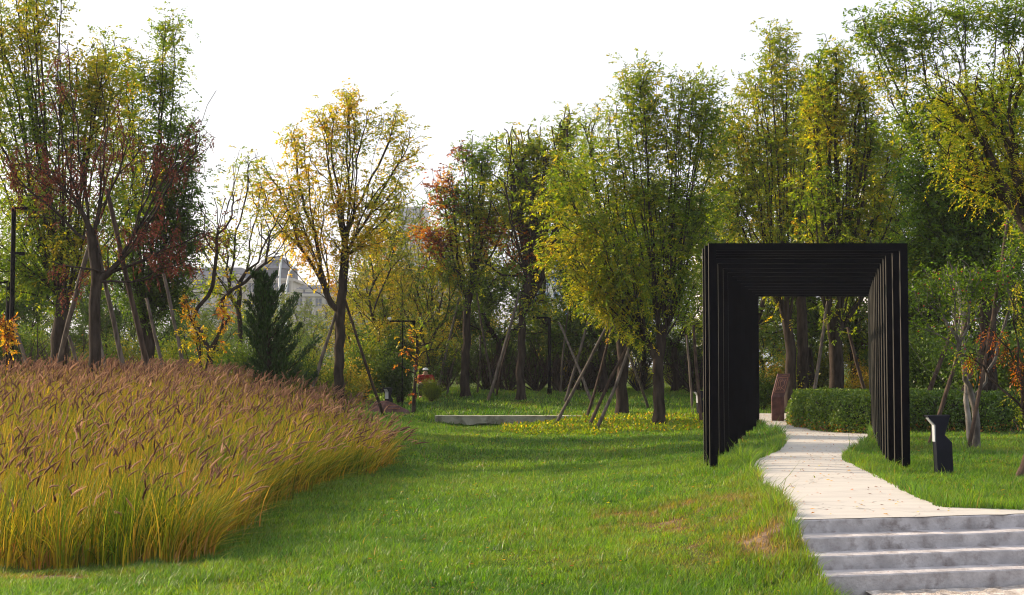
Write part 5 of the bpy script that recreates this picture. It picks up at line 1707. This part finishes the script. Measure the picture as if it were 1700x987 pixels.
# ------------------------------------------------------------------ person crouching in a red jacket
def person():
    D = 51.5; px = 707
    x = X_at(px, D); z = Tz(x, D)
    root = empty('person', (x, D, z))
    root.scale = (1.08, 1.0, .86)
    tag(root, 'person in a red jacket, dark trousers and white cap crouching behind the shrubs', 'person')
    V = [(0, .05, .50), (0, -.02, .72), (0, -.08, .92), (0, -.10, 1.02), (0, -.13, 1.16),          # pelvis, waist, chest, neck, head
         (.11, .02, .48), (.18, -.34, .58), (.15, -.20, .09), (.16, -.36, .05),
         (-.11, .02, .48), (-.18, -.34, .58), (-.15, -.20, .09), (-.16, -.36, .05),
         (.19, -.08, .93), (.27, -.22, .72), (.12, -.42, .66), (-.19, -.08, .93), (-.27, -.22, .72), (-.10, -.42, .64)]
    E = [(0, 1), (1, 2), (2, 3), (3, 4), (0, 5), (5, 6), (6, 7), (7, 8), (0, 9), (9, 10), (10, 11), (11, 12), (2, 13), (13, 14), (14, 15), (2, 16), (16, 17), (17, 18)]
    Rd = [.15, .13, .15, .06, .10, .10, .075, .05, .045, .10, .075, .05, .045, .07, .055, .04, .07, .055, .04]

    def skin(name, vs, es, rs, mat, par):
        me = bpy.data.meshes.new(name)
        me.from_pydata(vs, es, [])
        o = bpy.data.objects.new(name, me); col.objects.link(o); o.parent = par
        md = o.modifiers.new('skin', 'SKIN'); md.use_smooth_shade = True
        for i, r in enumerate(rs): me.skin_vertices[0].data[i].radius = (r, r)
        me.skin_vertices[0].data[0].use_root = True
        sb = o.modifiers.new('sub', 'SUBSURF'); sb.levels = 2; sb.render_levels = 2
        me.materials.append(mat)
        return o
    SK = surf_mat('skin', (.45, .27, .19), (.5, .31, .22), rough=.6, bump=0)
    RD = surf_mat('red jacket', (.22, .010, .012), (.32, .014, .014), rough=.8, bump=.2)
    DK = surf_mat('dark trousers', (.015, .015, .02), (.03, .03, .035), rough=.9, bump=.2)
    skin('body', V, E, Rd, SK, root)
    skin('jacket', [V[0], V[1], V[2], V[13], V[14], (.16, -.36, .68), V[16], V[17], (-.14, -.36, .66), (0, -.09, .99)], [(0, 1), (1, 2), (2, 3), (3, 4), (4, 5), (2, 6), (6, 7), (7, 8), (2, 9)], [.175, .165, .18, .095, .075, .06, .095, .075, .06, .08], RD, root)
    skin('trousers', [(0, .06, .47), V[5], V[6], V[7], V[9], V[10], V[11]], [(0, 1), (1, 2), (2, 3), (0, 4), (4, 5), (5, 6)], [.16, .12, .09, .065, .12, .09, .065], DK, root)
    mb = MB()
    c = (0, -.13, 1.19)
    mb.tube([(0, -.13, 1.19), (0, -.13, 1.24), (0, -.13, 1.28), (0, -.13, 1.295)], [.098, .096, .06, .01], 14)
    mb.box(-.07, .07, -.31, -.2, 1.195, 1.21)
    mb.build('cap', M_WHITE, root, smooth=False)


person()

# ------------------------------------------------------------------ buildings
M_WALL = surf_mat('beige render', (0.40, 0.375, 0.34), (0.50, 0.47, 0.43), scale=.4, rough=.9, bump=0)
M_WALLW = surf_mat('white render', (0.55, 0.54, 0.53), (0.66, 0.65, 0.63), scale=.4, rough=.9, bump=0)
M_WALLG = surf_mat('grey tower cladding', (0.33, 0.34, 0.38), (0.42, 0.43, 0.47), scale=.4, rough=.7, bump=0)  # lightened, so part of the distance haze sits in this colour
M_ROOF = surf_mat('slate roof', (0.07, 0.08, 0.10), (0.12, 0.13, 0.155), scale=1, rough=.7, bump=.1)
M_GLASS = surf_mat('window glass', (0.045, 0.06, 0.085), (0.08, 0.10, 0.13), scale=.3, rough=.15, bump=0, spec=.8)
M_GLASSB = surf_mat('blue glass', (0.06, 0.16, 0.30), (0.10, 0.24, 0.40), scale=.3, rough=.15, bump=0, spec=.8)


def building(px0, px1, D, yeave, depth, lab, wall=M_WALL, roof=None, floors=6, cols=6, top_y=None, glass=M_GLASS, pil=True):
    x0, x1 = X_at(px0, D), X_at(px1, D)
    cx = (x0 + x1) / 2; hw_ = (x1 - x0) / 2
    root = empty('apartment_building', (cx, D, .4))
    tag(root, lab, 'building')
    H = P(850, yeave, D)[2] - .4
    mb = MB()
    mb.box(-hw_, hw_, 0, depth, -1, H)
    fh = H / floors
    mb.box(-hw_ - .5, hw_ + .5, -.5, depth + .5, H + .002, H + .55)
    for f in range(1, floors):
        if f % 2 == 0: mb.box(-hw_ - .15, hw_ + .15, -.18, -.002, f * fh - .15, f * fh + .1)
    cw = 2 * hw_ / cols
    if pil:
        for c in range(cols + 1):
            xx = -hw_ + c * cw
            mb.box(xx - .22, xx + .22, -.32, -.003, 0, H - .01)
    mb.build('wall', wall, root)
    for f in range(max(0, floors - 6), floors):
        for c in range(cols):
            xx = -hw_ + (c + .5) * cw
            w_ = min(1.1, cw * .3)
            mb = MB()
            za, zb_ = f * fh + fh * .25, f * fh + fh * .85
            mb.box(xx - w_ - .12, xx - w_, -.14, -.004, za - .12, zb_ + .12)
            mb.box(xx + w_, xx + w_ + .12, -.14, -.004, za - .12, zb_ + .12)
            mb.box(xx - w_, xx + w_, -.14, -.004, zb_, zb_ + .12)
            mb.box(xx - w_, xx + w_, -.14, -.004, za - .12, za)
            mb.box(xx - .04, xx + .04, -.10, -.004, za, zb_)
            wo_ = mb.build('window', wall, root)
            mb = MB(); mb.box(xx - w_ + .002, xx + w_ - .002, -.07, -.006, za + .002, zb_ - .002)
            mb.build('pane', glass, wo_)
    if roof:
        Ht = P(850, top_y, D)[2] - .4
        mb = MB()
        a = .5
        hr = Ht - H - .55
        z0 = H + .56
        lv_ = [(hw_ + .3, -.3, depth + .3, z0), (hw_ - hr * .25, hr * .25, depth - hr * .25, z0 + hr * .6), (hw_ - hr * .3, hr * .3, depth - hr * .3, z0 + hr * .6), (max(.5, hw_ - hr * .9), hr * .9, max(hr * .95, depth - hr * .9), z0 + hr)]
        vs = []
        for (w_, ya, yb, z) in lv_: vs += [(-w_, ya, z), (w_, ya, z), (w_, yb, z), (-w_, yb, z)]
        fs = []
        for r in range(3):
            for i in range(4):
                j = (i + 1) % 4
                fs.append((r * 4 + i, r * 4 + j, r * 4 + 4 + j, r * 4 + 4 + i))
        fs.append((12, 13, 14, 15))
        mb.add(vs, fs)
        rf = mb.build('roof', roof, root)
        for c in range(0, cols):
            xx = -hw_ + (c + .5) * cw
            if abs(xx) > hw_ - hr * .4: continue
            mb = MB()
            mb.box(xx - .8, xx + .8, -.1, hr * .3, z0 + .1, z0 + hr * .4)
            mb.prism([(xx - 1.0, z0 + hr * .4 + .002), (xx, z0 + hr * .55), (xx + 1.0, z0 + hr * .4 + .002)], -.25, hr * .3, 'y')
            mb.build('dormer', wall, rf)
    return root


building(285, 420, 300, 474, 18, 'long beige building with a slate mansard roof left behind the conifer', roof=M_ROOF, top_y=442, cols=8)
building(318, 352, 285, 486, 12, 'projecting beige bay with a low slate roof at the left end of the long building', roof=M_ROOF, top_y=448, cols=2)
# drum-roofed corner pavilion
b = building(408, 484, 292, 466, 16, 'beige corner pavilion with a tiered slate roof rising behind the conifer', cols=4)
mb = MB()
H_ = P(850, 466, 292)[2] - .4
hw_ = (X_at(484, 292) - X_at(408, 292)) / 2


def octo(w, y, z): return [(w * math.cos(R(22.5 + 45 * k)), 8 + w * math.sin(R(22.5 + 45 * k)), z) for k in range(8)]


tiers = [(hw_ * 1.04, H_ + .56), (hw_ * 1.0, P(850, 444, 292)[2] - .4), (hw_ * 1.08, P(850, 443, 292)[2] - .4), (hw_ * .66, P(850, 432, 292)[2] - .4), (hw_ * .66, P(850, 428, 292)[2] - .4), (hw_ * .3, P(850, 421, 292)[2] - .4)]
vs = []
for w_, z in tiers: vs += octo(w_, 0, z)
fs = []
for r in range(len(tiers) - 1):
    for k in range(8):
        j = (k + 1) % 8
        fs.append((r * 8 + k, r * 8 + j, r * 8 + 8 + j, r * 8 + 8 + k))
fs.append(tuple(40 + k for k in range(8)))
mb.add(vs, fs)
mb.build('roof', M_ROOF, b)
building(488, 570, 270, 492, 14, 'beige pilastered building between the conifer and the yellow tree', roof=M_ROOF, top_y=472, cols=5)
building(590, 760, 320, 470, 16, 'beige block glimpsed behind the golden trees', roof=M_ROOF, top_y=448, cols=9)
building(660, 704, 600, 345, 30, 'tall grey tower faintly seen behind the golden trees', wall=M_WALLG, floors=18, cols=4, pil=False)
building(885, 962, 260, 400, 16, 'white windowed block seen through the gap right of the slim tree', wall=M_WALLW, floors=8, cols=5, glass=M_GLASSB)
building(1168, 1222, 330, 318, 18, 'pale building corner seen above the pergola left posts', wall=M_WALLW, floors=11, cols=4)
building(1448, 1496, 360, 238, 18, 'grey-blue tower seen through the foliage above the pergola right corner', wall=M_WALLG, floors=16, cols=3, pil=False)

# ------------------------------------------------------------------ ground cover, litter
def litter():
    g = np.random.default_rng(61)
    lv = Leaves()
    # yellow-green sprouting cover under the large tree
    n = 15000
    D = g.uniform(34.2, 41.5, n); px = g.uniform(835, 1200, n)
    x = X_at(px, D)
    edge = 34.6 + 1.6 * np.clip((1000 - px) / 150, 0, 1.5) + .4 * noise2(x, D, 1.5, 23)
    ok = (D > edge) & ~inpoly(x, D, PATH) & (g.uniform(0, 1, n) < .9)
    x, D, px = x[ok], D[ok], px[ok]
    c = np.stack([x, D, T(x, D) + g.uniform(.01, .12, len(x))], 1)
    t = np.where(g.uniform(0, 1, len(x)) < .10, g.uniform(.64, .9, len(x)), g.uniform(.34, .55, len(x)))
    lv.quads(c, unit(g.normal(0, 1, (len(x), 3)) + np.array([0, 0, .8])), .085 * g.uniform(.6, 1.3, len(x)), .04, t, g, flat=.2)
    o = lv.build('ground_cover', M_FOL, None)
    tag(o, 'yellow-green leafy ground cover under the large tree left of the pergola', 'ground cover', kind='stuff')
    lv = Leaves()
    n = 2400
    D = np.sqrt(g.uniform(13.2 ** 2, 45 ** 2, n)); px = g.uniform(600, 1700, n); x = X_at(px, D)
    ok = ~inpoly(x, D, STAIR) & ~inpoly(x, D, BED)
    x, D = x[ok], D[ok]
    onp = inpoly(x, D, PATH)
    z = T(x, D) + np.where(onp, .040, .05)
    c = np.stack([x, D, z], 1)
    ax = unit(np.stack([g.normal(0, 1, len(x)), g.normal(0, 1, len(x)), g.normal(0, .08, len(x))], 1))
    lv.quads(c, ax, .05 * g.uniform(.5, 1.3, len(x)), .028, np.clip(g.normal(.86, .12, len(x)), 0, 1), g, flat=.85)
    # denser small brown litter on the path
    n = 5000
    D = np.sqrt(g.uniform(14.7 ** 2, 44 ** 2, n)); px = g.uniform(1230, 1700, n); x = X_at(px, D)
    ok = inpoly(x, D, PATH) & (g.uniform(0, 1, n) < np.interp(D, [15, 19, 22, 40], [.05, .2, .5, .8]))
    x, D = x[ok], D[ok]
    c = np.stack([x, D, T(x, D) + .040], 1)
    ax = unit(np.stack([g.normal(0, 1, len(x)), g.normal(0, 1, len(x)), g.normal(0, .1, len(x))], 1))
    lv.quads(c, ax, .032 * g.uniform(.5, 1.4, len(x)), .018, np.clip(g.normal(.95, .06, len(x)), 0, 1), g, flat=.85)
    # scraps at the stair foot and on the dead bank
    n = 260
    u = g.uniform(0, 2.2, n); v = -g.uniform(.0, 1.5, n)
    stp = np.floor(np.clip(-v / TRD, 0, 3))
    z = -RIS * (stp + 0) - RIS * 1.0
    z = -RIS * np.ceil(np.clip(-v, 0, 1.1) / TRD)
    sel = (-v < 1.05)
    u, v, z = u[sel], v[sel], z[sel]
    z = np.where(z < -RIS * 3 - .01, -RIS * 3, z)
    x = S0[0] + SU[0] * u + SV[0] * v; y = S0[1] + SU[1] * u + SV[1] * v
    c = np.stack([x, y, z + .012], 1)
    ax = unit(np.stack([g.normal(0, 1, len(x)), g.normal(0, .5, len(x)), 0 * x], 1))
    kk = g.uniform(0, 1, len(x)) < .12
    lv.quads(c[kk], ax[kk], .03, .012, np.full(kk.sum(), .95), g, flat=.95)
    o = lv.build('fallen_leaves', M_FOL, None)
    tag(o, 'small fallen brown and orange leaves scattered on the path and lawn', 'fallen leaves', kind='stuff')


litter()

# ------------------------------------------------------------------ haze
mb = MB(); mb.box(-450, 450, -70, 640, -1.9, 95)
m, nt, out = new_mat('haze')
pv = nt.nodes.new('ShaderNodeVolumePrincipled')
pv.inputs['Color'].default_value = (0.86, 0.90, 1.0, 1)
pv.inputs['Density'].default_value = 0.00026
pv.inputs['Anisotropy'].default_value = 0.2
nt.links.new(pv.outputs[0], out.inputs['Volume'])
hz = mb.build('haze', m)
tag(hz, kind='stuff')
